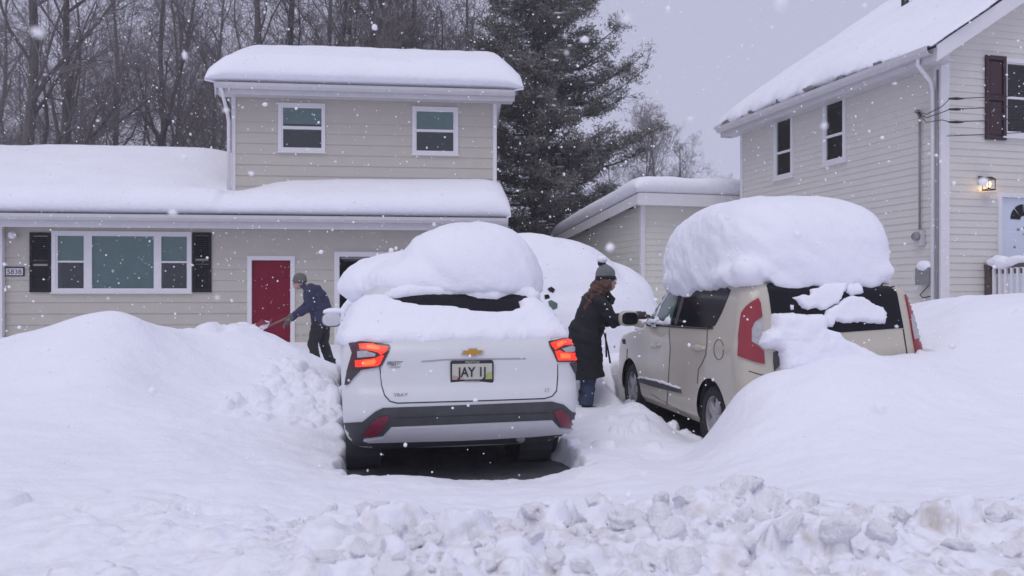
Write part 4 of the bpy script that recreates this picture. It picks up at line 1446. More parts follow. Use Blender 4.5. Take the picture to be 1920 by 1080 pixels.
wcar.patch('lit_core', l_([(400, 165), (480, 158), (590, 190), (600, 225), (520, 225), (400, 205)]), .024, 'lens_hot', tl, step=3)
wcar.patch('lit_core', l_([(335, 395), (520, 365), (550, 400), (510, 450), (340, 462)]), .024, 'lens_hot', tl, step=3)
wcar.patch('clear_lens', l_([(265, 252), (400, 248), (535, 285), (530, 322), (265, 345)]), .020, 'lens_clear', tl, step=3)
wcar.patch('dark_fin', l_([(112, 520), (300, 537), (200, 640), (108, 752), (78, 762)]), .018, 'car_plastic', tl, step=3)
tr_ = wcar.patch('tail_light', r_([(215, 165), (440, 125), (560, 122), (640, 160), (625, 300), (645, 420), (600, 455), (345, 452), (222, 212)]), .014, 'lens_dark', step=3.5)
wcar.patch('lit_bar', r_([(240, 195), (420, 150), (560, 145), (590, 170), (560, 212), (430, 222), (360, 258), (310, 288), (262, 235)]), .021, 'lens_lit', tr_, step=3)
wcar.patch('lit_bar', r_([(306, 308), (370, 292), (420, 322), (600, 325), (612, 430), (350, 432)]), .021, 'lens_lit', tr_, step=3)
wcar.patch('lit_core', r_([(330, 195), (420, 170), (425, 205), (360, 245), (330, 240)]), .024, 'lens_hot', tr_, step=3)
wcar.patch('lit_core', r_([(370, 335), (505, 345), (510, 400), (380, 405)]), .024, 'lens_hot', tr_, step=3)
wcar.patch('clear_lens', r_([(400, 272), (600, 215), (615, 305), (450, 318)]), .020, 'lens_clear', tr_, step=3)
wcar.patch('dark_fin', r_([(520, 470), (650, 455), (655, 690), (600, 620)]), .016, 'car_plastic', step=3)
wcar.patch('rear_window', cv([(500, 690), (700, 600), (1130, 590), (1700, 600), (1700, 690), (1560, 800), (1200, 830), (740, 780)], 600, 400, 4.154), .006, 'car_glass', step=8)
# plate, emblem and lettering
loc, nrm = wcar.hit(884.6, 697)
pw, ph = .336, .176
y0 = loc.y - .02
def rrect(w, h, c):
    return [(-w / 2 + c, -h / 2), (w / 2 - c, -h / 2), (w / 2, -h / 2 + c), (w / 2, h / 2 - c), (w / 2 - c, h / 2), (-w / 2 + c, h / 2), (-w / 2, h / 2 - c), (-w / 2, -h / 2 + c)]
at = lambda x, y, z: Vector((loc.x + x, y0 + y, loc.z + z))
fr_o = MB().prism(rrect(pw, ph, .012), 0, .02, at).build('number_plate', 'ink_black', wc)
MB().prism([(-.155, -.057), (.155, -.057), (.155, .064), (-.155, .064)], -.003, .0, at).build('plate_face', 'plate_white', fr_o)
MB().prism([(.10, -.055), (.153, -.055), (.153, .0), (.12, -.008), (.105, -.03)], -.0045, -.0032, at).build('plate_print', 'plate_green', fr_o)
MB().prism([(-.153, -.055), (-.06, -.055), (-.09, -.035), (-.153, -.022)], -.0045, -.0032, at).build('plate_print', 'plate_tan', fr_o)
def word(s, size, c, mat, parent, align='LEFT', shear=0.0, xs=1.0, name='lettering', bold=0.0, ex=.001):
    o = link(name, text_mesh(s, size, ex, align, shear, xs, bold), mat, parent)
    o.location = c
    return o
word('JAY 1J', .102, at(.0, -.0055, -.034), 'ink_black', fr_o, 'CENTER', xs=.84, bold=.0022)
word('PRESTON', .026, at(0, -.003, .066), 'plate_white', fr_o, 'CENTER', shear=.2)
word('CHEVROLET', .022, at(0, -.003, -.080), 'plate_white', fr_o, 'CENTER')
loc2, n2 = wcar.hit(885, 660)
w_, h_ = .088, .032
em = [(-w_, -.016), (-.034, -.016), (-.036, -h_), (.030, -h_), (.032, -.016), (w_ - .012, -.016), (w_, .016), (.036, .016), (.038, h_), (-.030, h_), (-.032, .016), (-w_ + .012, .016)]
at2 = lambda x, y, z: Vector((loc2.x + x, loc2.y - .02 + y, loc2.z + z))
eo = MB().prism(em, -.006, .02, at2).build('emblem', 'car_silver', wc)
MB().prism([(x * .9, z * .82) for x, z in em], -.010, -.0055, at2).build('emblem_face', 'gold', eo)
for s, size, px_, py_, mat, sh, xs, al in (('TRAX', .034, 737.5, 743, 'grey_metal', 0, 1.25, 'LEFT'), ('LT', .034, 1021, 733.5, 'grey_metal', 0, 1, 'LEFT'), ('PRESTON', .044, 724.5, 685, 'ink_black', .25, .80, 'LEFT'), ('CHEVROLET', .016, 729, 689.5, 'grey_metal', 0, 1, 'LEFT')):
    loc3, n3 = wcar.hit(px_ + 12, py_ - 3)
    locL, _ = wcar.hit(px_, py_)
    word(s, size, (locL.x, min(loc3.y, locL.y) - .013, locL.z), mat, wc, al, sh, xs, name='badge_lettering')
# wing mirror
mp_ = wcar.inv @ PX(622, 599, 9.35)
mm = blob(MB().ell(mp_, (.115, .07, .085), 2.6).tube([mp_ + Vector((.08, .02, -.03)), mp_ + Vector((.26, .06, -.07))], [.04, .03], 8), .012, 3)
mo = link('wing_mirror', mm, 'car_plastic', wc, True)
mg = MB().ell(mp_ + Vector((.0, -.066, 0)), (.10, .012, .072), 2.6, nu=20, nv=12)
mg.build('mirror_glass', 'car_white', mo, True)
mb = blob(MB().ell(mp_ + Vector((.02, .0, .085)), (.12, .085, .045)).ell(mp_ + Vector((.16, .03, .06)), (.12, .09, .06)), .015, 4, .015, 6, 2)
mb.transform(wcar.m)
tag(link('mirror_snow', mb, 'snow', smooth=True), 'small snow cap on the wing mirror of the white car', 'snow')
# its snow
sn = MB()
sn.ell((.20, 1.14, 1.56), (.65, .70, .545), 2.2)
sn.ell((-.04, 1.55, 1.48), (.70, 1.0, .34), 2.3)
sn.ell((-.14, 2.25, 1.48), (.84, 1.0, .40), 2.2)
sn.ell((.30, 1.1, 1.56), (.52, .62, .38), 2.4)
sn.ell((-.1, 3.3, 1.15), (.85, .9, .50), 2.2)
sn.ell((-.25, .98, 1.52), (.42, .45, .22), 2.2)
so = blob(sn, .03, 14, .035, 1.1, 3, .013)
undercut(so, 1.47, 1.6, 3.0, 1.0)
so.transform(wcar.m)
tag(link('car_roof_snow', so, 'snow', smooth=True), 'tall dome of snow on the roof of the white car', 'snow')
BL = [(628, 645), (632, 612), (642, 588), (662, 568), (690, 556), (720, 553), (735, 561.8), (754, 567), (778, 572), (817, 574), (853, 577), (889, 584), (925, 587.3), (956, 585), (975, 578), (972, 566), (985, 560), (1000, 559), (1020, 572), (1045, 598), (1065, 620), (1080, 632),
      (1070, 637), (1045, 633), (1028, 638), (1000, 635), (980, 638), (955, 636), (940, 640), (905, 636), (880, 640), (850, 637), (800, 643), (770, 639), (735, 642), (705, 645), (690, 641), (668, 645), (650, 648)]
b = wcar.patch('tailgate_snow', BL, .004, 'snow', pillow=.06, reach=20, step=5, rough=.6, seed=5, world=True)
tag(b, 'snow blanket over the tailgate below the rear window of the white car', 'snow')
tp = [(716, 556), (735, 545), (790, 530), (880, 522), (960, 525), (1010, 540), (1012, 562), (998, 562), (985, 556), (958, 552), (932, 562), (896, 560), (872, 553), (830, 553), (800, 553.5), (768, 556.5), (740, 561)]
b = wcar.patch('window_snow', tp, .004, 'snow', pillow=.05, reach=10, step=5, rough=.6, seed=6, world=True)
tag(b, 'lip of snow along the top of the rear window of the white car', 'snow')

# ---- beige boxy car on the right
BK = [(.20, .80, .20, 3.9), (.30, .86, .06, 4.05), (.45, .88, .0, 4.1), (.60, .885, -.03, 4.12), (.80, .89, .0, 4.08), (.95, .888, .02, 3.95), (1.02, .88, .03, 3.6), (1.06, .87, .04, 3.25),
      (1.20, .845, .06, 3.0), (1.35, .82, .09, 2.8), (1.50, .79, .13, 2.6), (1.56, .76, .17, 2.5), (1.60, .66, .27, 2.35)]
bc = thing('beige_car', 'beige boxy hatchback dug out on one side with snow heaped on its rear', 'car', *BEIGE_CAR)
BK = [(z, w * 1.03, r, f) for z, w, r, f in BK]
BB = car_shell(BK, 1.63, .16, .16, .035, wheels=((.72, .315), (3.27, .315)), wr=.375)
bbm = BB.mesh('body')
link('body', bbm, 'car_beige', bc, True)
bcar = Car(bc, BEIGE_CAR, bbm)
MB().box((-.70, .35, .22), (.70, 3.9, .32)).build('underbody', 'car_plastic', bc)
for sx in (-1, 1):
    for yy in (.72, 3.27):
        wheel(bc, sx * .775, yy, .315, .315, .205, sx)
        MB().lathe([(-.14, .40), (.10, .40)], 24).build('wheel_arch', 'car_plastic', bc).location = (sx * .72, yy, .315)
q4 = lambda pts: cv(pts, 1360, 500, 4.8)
q5 = lambda pts: cv(pts, 1120, 500, 3.377)
tl = bcar.patch('tail_light', q4([(296, 285), (314, 330), (328, 450), (260, 500), (235, 560), (235, 680), (290, 720), (342, 760), (350, 875), (260, 857), (118, 802), (128, 600), (150, 420), (190, 360), (240, 318)]), .018, 'lens_red', step=4)
bcar.patch('clear_lens', q4([(328, 452), (262, 502), (238, 565), (237, 675), (300, 712), (340, 610), (335, 500)]), .012, 'lens_clear', tl, step=4)
tl = bcar.patch('tail_light', q4([(1610, 252), (1650, 310), (1700, 430), (1737, 560), (1752, 640), (1760, 775), (1715, 818), (1690, 690), (1668, 560), (1648, 430)]), .016, 'lens_red', step=3)
bcar.patch('clear_lens', q4([(1655, 432), (1700, 450), (1742, 590), (1750, 640), (1690, 655), (1672, 560)]), .020, 'lens_clear', tl, step=3)
bcar.patch('rear_window', q4([(350, 100), (1490, 105), (1545, 250), (1602, 552), (1050, 592), (450, 605), (415, 430), (390, 250)]), .006, 'car_glass', step=7)
bcar.strip('tailgate_seam', q4([(1600, 560), (1615, 660), (1632, 770), (1638, 830)]), 2.0, .004, 'seam')
sg = bcar.patch('side_window', q5([(262, 357), (330, 240), (415, 90), (440, 70), (640, 90), (838, 112), (846, 150), (790, 290), (747, 372), (712, 388), (500, 374)]), .006, 'car_glass', step=7)
bcar.patch('front_glass', q5([(300, 345), (352, 255), (425, 140), (535, 130), (470, 350)]), .010, 'car_glass_green', sg, step=6)
bcar.strip('pillar_trim', q5([(500, 366), (545, 210), (572, 100)]), 5.0, .012, 'car_plastic', sg)
bcar.strip('belt_trim', q5([(262, 366), (500, 382), (700, 394), (735, 388)]), 2.2, .010, 'seam', sg)
bcar.strip('door_seam', q5([(697, 400), (695, 480), (686, 560), (662, 615), (640, 650), (634, 740)]), 1.8, .003, 'seam_beige')
bcar.strip('door_seam', q5([(455, 392), (462, 520), (455, 640), (448, 760), (440, 880)]), 1.4, .003, 'seam_beige')
bcar.strip('door_seam', q5([(190, 520), (186, 600), (200, 700), (225, 800)]), 1.5, .003, 'seam_beige')
bcar.strip('sill_crease', q5([(215, 830), (330, 880), (460, 940), (585, 1000)]), 1.6, .003, 'seam_beige')
bcar.patch('door_moulding', q5([(198, 688), (380, 728), (528, 776), (536, 800), (370, 762), (198, 708)]), .018, 'car_plastic', step=5)
for pts in ([(597, 500), (640, 492), (682, 505), (682, 528), (640, 534), (600, 524)], [(335, 488), (370, 480), (402, 490), (400, 510), (365, 514), (338, 506)]):
    bcar.patch('door_handle', q5(pts), .012, 'car_beige', step=4, pillow=.022, reach=4)
bcar.strip('fuel_flap', q5([(770 + 31 * math.cos(t_ * .3927), 525 + 64 * math.sin(t_ * .3927)) for t_ in range(16)]), 1.4, .003, 'seam_beige')
bcar.patch('side_repeater', q5([(158, 460), (176, 458), (180, 490), (164, 488)]), .008, 'seam', step=4)
bcar.patch('bumper_trim', q4([(432, 770), (480, 750), (490, 880), (440, 940), (430, 860)]), .012, 'car_plastic', step=4)
bcar.strip('bumper_seam', q4([(210, 940), (330, 975), (430, 985)]), 1.6, .003, 'seam')
mp_ = bcar.inv @ PX(1178, 597, 9.72)
mo = link('wing_mirror', blob(MB().ell(mp_, (.115, .075, .09), 3.0).tube([mp_ + Vector((.06, .02, -.04)), mp_ + Vector((.2, .04, -.08))], [.05, .04], 8), .012, 3), 'car_beige', bc, True)
MB().ell(mp_ + Vector((0, -.072, .0)), (.095, .012, .072), 3.2, nu=20, nv=12).build('mirror_glass', 'car_glass', mo, True)
# snow on it
sn = MB()
sn.ell((.0, 1.40, 1.80), (.88, 1.28, .70), 3.8, 2.7)
sn.ell((-.02, 1.42, 1.90), (.84, 1.12, .62), 3.0, 2.4)
rr = random.Random(8)
for k in range(12):
    y_ = .28 + k * .16
    sn.ell((-.74 - .06 * rr.random(), y_, 1.66 + rr.uniform(-.03, .04)), (.13, .17, rr.uniform(.10, .15)), nu=14, nv=8)
for k in range(12):
    sn.ell((-.70 + k * .12, .24 + rr.uniform(-.03, .03), 1.68 + rr.uniform(-.01, .04)), (.11, .09, rr.uniform(.08, .12)), nu=14, nv=8)
sn.ell((-.76, .30, 1.56), (.09, .13, .14))
sn.ell((-.78, .55, 1.58), (.08, .16, .12))
for k in range(9):
    sn.ell((-.83 + .04 * rr.random(), 1.25 + k * .10, 1.72 + rr.uniform(-.05, .22)), (rr.uniform(.05, .09), rr.uniform(.06, .13), rr.uniform(.05, .12)), nu=14, nv=8)
so = blob(sn, .028, 13, .03, 1.0, 13, .012)
undercut(so, 1.57, 1.4, 9, 3.0, .34)
so.transform(bcar.m)
tag(link('car_roof_snow', so, 'snow', smooth=True), 'very tall block of snow on the roof of the beige car', 'snow')
k = 0
for lab, pts, pil, rch in (
    ('ragged snow sheet stuck across the upper rear window of the beige car', [(600, 280), (700, 255), (750, 270), (760, 215), (840, 190), (900, 165), (1000, 160), (1060, 140), (1100, 170), (1090, 210), (1060, 230), (1040, 290), (1010, 330), (900, 380), (850, 395), (800, 370), (740, 395), (680, 370), (640, 310)], .035, 5),
    ('small snow clump stuck at the top edge of the rear window of the beige car', [(1110, 140), (1180, 130), (1220, 200), (1240, 240), (1180, 250), (1120, 260), (1085, 230)], .035, 5),
    ('broad snow slab stuck on the middle of the rear window of the beige car', [(1040, 300), (1130, 265), (1230, 280), (1300, 330), (1400, 370), (1440, 430), (1425, 515), (1200, 500), (1080, 510), (980, 490), (960, 540), (880, 550), (800, 470), (880, 440), (900, 390), (1000, 340)], .05, 7),
    ('tiny round snow lump stuck on the rear window of the beige car', [(580, 340), (615, 345), (615, 385), (585, 390)], .02, 3),
    ('snow heap packed against the tailgate and tail light of the beige car', [(415, 425), (560, 418), (700, 440), (830, 428), (905, 480), (885, 560), (1000, 590), (1050, 660), (1200, 722), (1285, 762), (1420, 830), (1420, 960), (500, 960), (482, 860), (470, 770), (430, 742), (345, 745), (290, 705), (330, 590), (405, 560)], .13, 16)):
    k += 1
    b = bcar.patch('window_snow', q4(pts), .012, 'snow', pillow=pil, reach=rch, step=3.6, rough=1.1, seed=20 + k, world=True)
    tag(b, lab, 'snow')
for lab, pts, pil in (('snow crust along the sill of the front side window of the beige car', [(262, 352), (300, 300), (330, 330), (380, 335), (430, 345), (462, 300), (470, 368), (300, 368)], .02),
                      ('thin snow line on the black door moulding of the beige car', [(200, 680), (380, 715), (528, 765), (526, 778), (380, 730), (200, 692)], .012),
                      ('snow dusting on the windscreen pillar of the beige car', [(255, 350), (300, 260), (380, 150), (425, 60), (448, 70), (400, 140), (330, 235), (275, 345)], .03)):
    k += 1
    b = bcar.patch('door_snow', q5(pts), .014, 'snow', pillow=pil, reach=4, step=3.6, rough=1.2, seed=30 + k, world=True)
    tag(b, lab, 'snow')
wsn = MB()
for (x_, y_, z_, a_, b2_, c_) in ((0, 2.75, 1.38, .62, .35, .16), (0, 3.45, 1.05, .78, .55, .16), (-.35, 3.0, 1.2, .35, .3, .16)):
    wsn.ell((x_, y_, z_), (a_, b2_, c_))
so = blob(wsn, .03, 6, .03, 1.5, 23, .01)
so.transform(bcar.m)
tag(link('bonnet_snow', so, 'snow', smooth=True), 'snow left on the bonnet and windscreen of the beige car', 'snow')

# ---- a third car, all but buried, beyond
BUR = (Vector((.75, 12.6, .15)), R(10))
uc = thing('buried_car', 'dark car almost wholly buried in snow behind the white car', 'car', *BUR)
ubm = car_shell(BK, 1.62, .17, .26, .05, nz=30).mesh('body')
link('body', ubm, 'car_teal', uc, True)
for sx in (-1, 1):
    for yy in (.72, 3.27):
        wheel(uc, sx * .775, yy, .315, .315, .205, sx)
sn = MB()
sn.ell((.0, 1.9, .8), (1.55, 2.3, 1.48), 2.5, 2.2)
sn.ell((.15, .9, .5), (1.7, 1.5, 1.2), 2.3)
sn.ell((-.35, 1.2, .9), (1.3, 1.3, 1.36), 2.4, 2.2)
sn.ell((.95, 1.7, .85), (1.0, 1.7, 1.05), 2.2)
sm = blob(sn, .05, 14, .05, .9, 43, .01)
bu_car = Car(uc, BUR, sm)
so = sm.copy()
so.transform(bu_car.m)
tag(link('buried_car_snow', so, 'snow', smooth=True), 'huge rounded snow heap burying the car behind the woman', 'snow')
c7 = lambda pts: cv(pts, 600, 400, 4.154)
for pts, mat in (([(1775, 690), (1800, 680), (1850, 705), (1845, 735), (1815, 750), (1785, 720)], 'car_glass_green'), ([(1745, 640), (1780, 635), (1790, 660), (1750, 672)], 'car_glass'), ([(1770, 590), (1800, 575), (1830, 595), (1815, 620), (1790, 610)], 'car_glass')):
    bu_car.patch('bare_glass', pts and c7(pts), .012, mat, step=3, rough=.6)
# ------------------------------------------------------------------ people
def hand(mb, wrist, d, up, size=1.0, curl=.5):
    """palm, four fingers and a thumb that leaves the side of the palm"""
    d, up = Vector(d).normalized(), Vector(up).normalized()
    side = d.cross(up).normalized()
    w = Vector(wrist)
    s = size
    mb.tube([w - d * .02, w + d * .03 * s, w + d * .09 * s], [.026 * s, .040 * s, .042 * s], 10, squash=.6)
    for k, L in enumerate((.070, .080, .075, .058)):
        o = w + d * .085 * s + side * (k - 1.5) * .021 * s
        p1 = o + d * L * .5 * s - up * .012 * curl * s
        p2 = p1 + (d * (1 - curl) - up * curl).normalized() * L * .35 * s
        p3 = p2 + (d * (.6 - curl) - up).normalized() * L * .3 * s
        mb.tube([o, p1, p2, p3], [.0115 * s, .011 * s, .010 * s, .008 * s], 8)
    o = w + d * .03 * s - side * .035 * s
    mb.tube([o, o - side * .03 * s + d * .025 * s, o - side * .035 * s + d * .06 * s - up * .01], [.014 * s, .0125 * s, .010 * s], 8)

def transformed(me, m):
    me.transform(m)
    return me

# ---- the woman clearing the beige car; she faces +x
wx, wy = .90, 10.12
wz = .03
woman = thing('person', 'person in black coat and grey bobble hat clearing snow off the beige car', 'person', (wx, wy, wz), R(4))
woman.scale = (1.0, 1.0, .975)
def head_mesh(c, f, s=1.0):
    """a head that looks along f (+x or -x): skull, jaw, nose, ears"""
    c = Vector(c)
    mb = MB()
    mb.ell(c, (.098 * s, .078 * s, .118 * s), 2.1)
    mb.ell(c + Vector((f * .035, 0, -.055)) * s, (.066 * s, .056 * s, .068 * s), 2.2)
    mb.tube([c + Vector((f * .092, 0, .01)) * s, c + Vector((f * .116, 0, -.028)) * s, c + Vector((f * .098, 0, -.038)) * s], [.012 * s, .018 * s, .014 * s], 8)
    mb.tube([c + Vector((f * .095, -.026, -.068)) * s, c + Vector((f * .103, 0, -.068)) * s, c + Vector((f * .095, .026, -.068)) * s], .010 * s, 8)
    for sy in (-1, 1):
        mb.ell(c + Vector((-f * .008, sy * .079, -.02)) * s, (.022 * s, .012 * s, .034 * s), nu=12, nv=8)
        mb.ell(c + Vector((f * .080, sy * .034, .018)) * s, (.016 * s, .02 * s, .012 * s), nu=10, nv=6)
    return mb
HC = Vector((.235, .0, 1.605))
bd = head_mesh(HC, 1)
bd.tube([(.12, 0, 1.36), (.16, 0, 1.45), (.20, 0, 1.55)], [.07, .055, .052], 12)
bd.tube([(.0, 0, .86), (.02, 0, 1.05), (.08, 0, 1.25), (.12, 0, 1.38)], [.14, .12, .14, .10], 14)
for sy in (-1, 1):
    bd.tube([(.0, sy * .09, .88), (.03, sy * .10, .48), (-.02, sy * .10, .08)], [.085, .06, .045], 12)
    bd.tube([(-.04, sy * .10, .05), (.13, sy * .12, .03)], [.045, .035], 10)
    bd.tube([(.12, sy * .12, 1.36), (.13, sy * .17, 1.35), (.30, sy * .19, 1.11), (.58, sy * .13, 1.18)], [.06, .055, .04, .028], 12)
    hand(bd, (.59, sy * .13, 1.18), (1, -sy * .15, .05), (0, 0, 1), 1.0, .45)
bo = link('body', blob(bd, .011, 2), 'skin', woman, True)
ct = MB()
ct.tube([(.17, 0, 1.455), (.13, 0, 1.38), (.08, 0, 1.26), (.02, 0, 1.08), (-.03, 0, .92), (-.02, 0, .72), (.0, 0, .52), (.01, 0, .42)], [.07, .15, .19, .175, .21, .205, .20, .205], 24, squash=1.12)
ct.ell((-.10, -.02, .98), (.13, .17, .17))
ct.ell((-.13, -.05, .90), (.10, .14, .14))
ct.tube([(.20, 0, 1.40), (.18, 0, 1.46), (.16, 0, 1.50)], [.10, .10, .085], 16)
for sy in (-1, 1):
    ct.tube([(.10, sy * .12, 1.38), (.13, sy * .185, 1.35), (.21, sy * .215, 1.22), (.30, sy * .20, 1.10), (.42, sy * .17, 1.135), (.585, sy * .13, 1.185)], [.09, .092, .085, .078, .066, .050], 14)
    ct.tube([(.255, sy * .05, 1.44), (.30, sy * .07, 1.38), (.28, sy * .10, 1.32)], [.03, .035, .02], 8)
cto = link('coat', blob(ct, .013, 2, .018, 7, 5), 'coat_black', bo, True)
for k, (y_, l_) in enumerate(((-.12, .34), (-.05, .42))):
    MB().tube([(.17, y_, 1.03), (.20, y_ - .02, .96), (.205 + .03 * k, y_ - .03, .80), (.21 + .06 * k, y_ - .02, 1.02 - l_)], [.012, .011, .011, .013], 6).build('belt_strap', 'coat_black', cto, True)
MB().lathe([(-.02, .188), (-.025, .2), (.025, .2), (.02, .188)], 28, 'z', (.02, 0, 1.04)).build('belt', 'coat_black', cto, True)
jm = MB()
for sy in (-1, 1):
    jm.tube([(.0, sy * .08, .70), (.03, sy * .095, .48), (.0, sy * .10, .28), (-.02, sy * .10, .10)], [.105, .085, .075, .078], 16)
link('jeans', blob(jm, .013, 2, .012, 9, 3), 'jeans', bo, True)
for sy in (-1, 1):
    bm_ = MB().tube([(-.02, sy * .10, .26), (-.02, sy * .10, .05)], [.07, .062], 14).tube([(-.06, sy * .10, .035), (.05, sy * .115, .035), (.15, sy * .125, .03)], [.05, .05, .036], 12)
    link('boot', blob(bm_, .012, 2), 'coat_black', bo, True)
    gm_ = MB()
    hand(gm_, (.585, sy * .13, 1.183), (1, -sy * .15, .05), (0, 0, 1), 1.18, .45)
    gm_.tube([(.54, sy * .14, 1.17), (.60, sy * .128, 1.184)], [.044, .042], 12)
    link('glove', blob(gm_, .006, 1), 'glove', bo, True)
hm = MB()
hr = random.Random(3)
hm.ell(HC + Vector((-.035, 0, .0)), (.10, .098, .115))
for k in range(30):
    y_ = hr.uniform(-.11, .11)
    x_ = hr.uniform(-.09, .06) - .02
    pts = [HC + Vector((x_ * .7, y_ * .8, .02))]
    L_ = hr.uniform(.34, .52)
    for j in range(1, 7):
        t_ = j / 6
        pts.append(HC + Vector((x_ * .8 - .24 * t_ - .03 * math.sin(j * 2.2 + k), y_ * (1 + .5 * t_) + .022 * math.sin(j * 2.6 + k * 1.3), .02 - L_ * t_)))
    hm.tube(pts, [.034, .042, .044, .042, .036, .028, .012], 8)
link('hair', blob(hm, .012, 1, .02, 16, 7), 'hair', bo, True)
ht = MB().ell(HC + Vector((-.012, 0, .075)), (.118, .105, .125), 2.3)
ht.tube([HC + Vector((-.02, 0, .15)), HC + Vector((-.05, 0, .215))], [.085, .035], 16)
hat = link('hat', blob(ht, .010, 2, .006, 22, 4), 'knit_grey', bo, True)
MB().lathe([(.0, .112), (.004, .124), (.025, .127), (.045, .122), (.048, .11)], 28, 'z', HC + Vector((-.008, 0, .018))).build('hat_band', 'knit_dark', hat, True)
pp = MB().ell(HC + Vector((-.055, 0, .225)), (.05, .05, .042))
link('pom_pom', blob(pp, .008, 1, .012, 30, 6), 'knit_dark', hat, True)
for sy in (-1, 1):
    MB().tube([HC + Vector((.118 + .006 * math.cos(t_ * .7), sy * .035 + .024 * math.cos(t_ * .7), .022 + .02 * math.sin(t_ * .7))) for t_ in range(10)], .0022, 5).build('spectacle_rim', 'dark_metal', bo)
    MB().tube([HC + Vector((.115, sy * .06, .025)), HC + Vector((.0, sy * .082, .022))], .002, 5).build('spectacle_arm', 'dark_metal', bo)
ps = transformed(blob(MB().ell((0, 0, 0), (.062, .055, .045)), .010, 2, .012, 14, 3), Matrix.Translation(Vector((wx, wy, wz)) + Vector((HC.x - .05, 0, (HC.z + .268) * .975))))
tag(link('hat_snow', ps, 'snow', smooth=True), 'clump of snow on the bobble of the grey knitted hat', 'snow')

# ---- the man with the shovel; he faces -x
mx_, my_ = PX(597, 600, 14.5).x, 14.5
mz_ = .10
man = thing('person', 'stooping person in navy jacket and knitted cap shovelling by the red door', 'person', (mx_, my_, mz_), R(-6))
MC = Vector((-.34, .0, 1.535))
bd = head_mesh(MC, -1)
bd.tube([(-.14, 0, 1.38), (-.22, 0, 1.44), (-.30, 0, 1.50)], [.08, .06, .056], 12)
bd.tube([(.06, 0, .88), (.05, 0, 1.02), (-.03, 0, 1.25), (-.12, 0, 1.40)], [.15, .14, .16, .12], 14)
legs = ((-1, [(.05, -.10, .90), (-.06, -.11, .48), (.02, -.11, .08)]), (1, [(.06, .10, .90), (.06, .12, .48), (.20, .12, .08)]))
for sy, pts in legs:
    bd.tube(pts, [.09, .065, .048], 12)
    f_ = Vector(pts[2])
    bd.tube([f_ + Vector((.05, 0, -.03)), f_ + Vector((-.13, 0, -.045))], [.045, .036], 10)
arms = ((-1, [(-.10, -.18, 1.40), (-.04, -.22, 1.12), (-.38, -.14, .98)]), (1, [(-.12, .18, 1.40), (-.26, .22, 1.15), (-.52, .06, .90)]))
for sy, pts in arms:
    bd.tube(pts, [.058, .048, .033], 12)
    d_ = (Vector(pts[2]) - Vector(pts[1]))
    hand(bd, pts[2], d_, (0, 0, 1), 1.08, .8)
bo = link('body', blob(bd, .012, 2), 'skin', man, True)
jk = MB()
jk.tube([(-.20, 0, 1.46), (-.13, 0, 1.39), (-.04, 0, 1.25), (.05, 0, 1.05), (.07, 0, .90), (.07, 0, .80)], [.09, .17, .20, .19, .19, .185], 22, squash=1.15)
for sy, pts in arms:
    jk.tube(pts[:2] + [Vector(pts[1]).lerp(Vector(pts[2]), .55), pts[2]], [.10, .085, .07, .055], 14)
jk.tube([(-.26, 0, 1.42), (-.20, 0, 1.49)], [.10, .095], 14)
link('jacket', blob(jk, .014, 2, .018, 7, 9), 'jacket_navy', bo, True)
tr = MB()
for sy, pts in legs:
    tr.tube([Vector(pts[0]) + Vector((0, 0, .0)), pts[1], pts[2]], [.12, .09, .085], 16)
link('trousers', blob(tr, .014, 2, .014, 8, 11), 'trousers_black', bo, True)
for sy, pts in legs:
    f_ = Vector(pts[2])
    link('boot', blob(MB().tube([f_ + Vector((0, 0, .14)), f_ + Vector((0, 0, -.03))], [.068, .062], 12).tube([f_ + Vector((.06, 0, -.04)), f_ + Vector((-.15, 0, -.045))], [.052, .04], 12), .012, 2), 'coat_black', bo, True)
for sy, pts in arms:
    gm_ = MB()
    d_ = (Vector(pts[2]) - Vector(pts[1])).normalized()
    hand(gm_, Vector(pts[2]) - d_ * .01, d_, (0, 0, 1), 1.25, .8)
    gm_.tube([Vector(pts[2]) - d_ * .05, Vector(pts[2]) + d_ * .01], [.05, .045], 12)
    link('glove', blob(gm_, .007, 1), 'glove_grey', bo, True)
hc = MB().ell(MC + Vector((.012, 0, .055)), (.118, .102, .115), 2.2)
hat = link('hat', blob(hc, .010, 2, .006, 22, 14), 'knit_olive', bo, True)
MB().lathe([(0, .11), (.003, .121), (.03, .123), (.045, .118)], 24, 'z', MC + Vector((.008, 0, .01))).build('hat_band', 'knit_olive', hat, True)
link('hair', blob(MB().ell(MC + Vector((.055, 0, -.02)), (.055, .082, .055)), .01, 2), 'hair_grey', bo, True)
# shovel in his hands, its blade in the heap
mm_ = local_matrix((mx_, my_, mz_), R(-6))
sh = thing('snow_shovel', 'red snow shovel pushed into the snow heap by the stooping person', 'shovel', (mx_, my_, mz_), R(-6))
h0, h1 = Vector((-.30, -.14, 1.02)), Vector((-.62, .0, .90))
ax = (h1 - h0).normalized()
MB().tube([h0 - ax * .12, h1 + ax * .35], .017, 10).build('shaft', 'shovel_shaft', sh, True)
MB().tube([h0 - ax * .12 + Vector((0, -.07, 0)), h0 - ax * .12 + Vector((0, .07, 0))], .018, 10).build('grip', 'trousers_black', sh, True)
bb = h1 + ax * .34
sd_ = Vector((0, 1, 0))
nn = ax.cross(sd_).normalized()
if nn.z < 0:
    nn = -nn
bl = MB()
rows = []
for i in range(9):
    t_ = i / 8
    row = []
    for j in range(11):
        s_ = j / 10 - .5
        row.append(bb + ax * (.42 * t_) + sd_ * s_ * .46 + nn * (.09 * (2 * abs(s_)) ** 2.2 * (1 - .3 * t_) + .05 * (1 - t_) ** 2))
    rows.append(row)
vs_ = [p for r__ in rows for p in r__] + [p - nn * .006 for r__ in rows for p in r__]
n1, n2 = 11, 99
fs_ = []
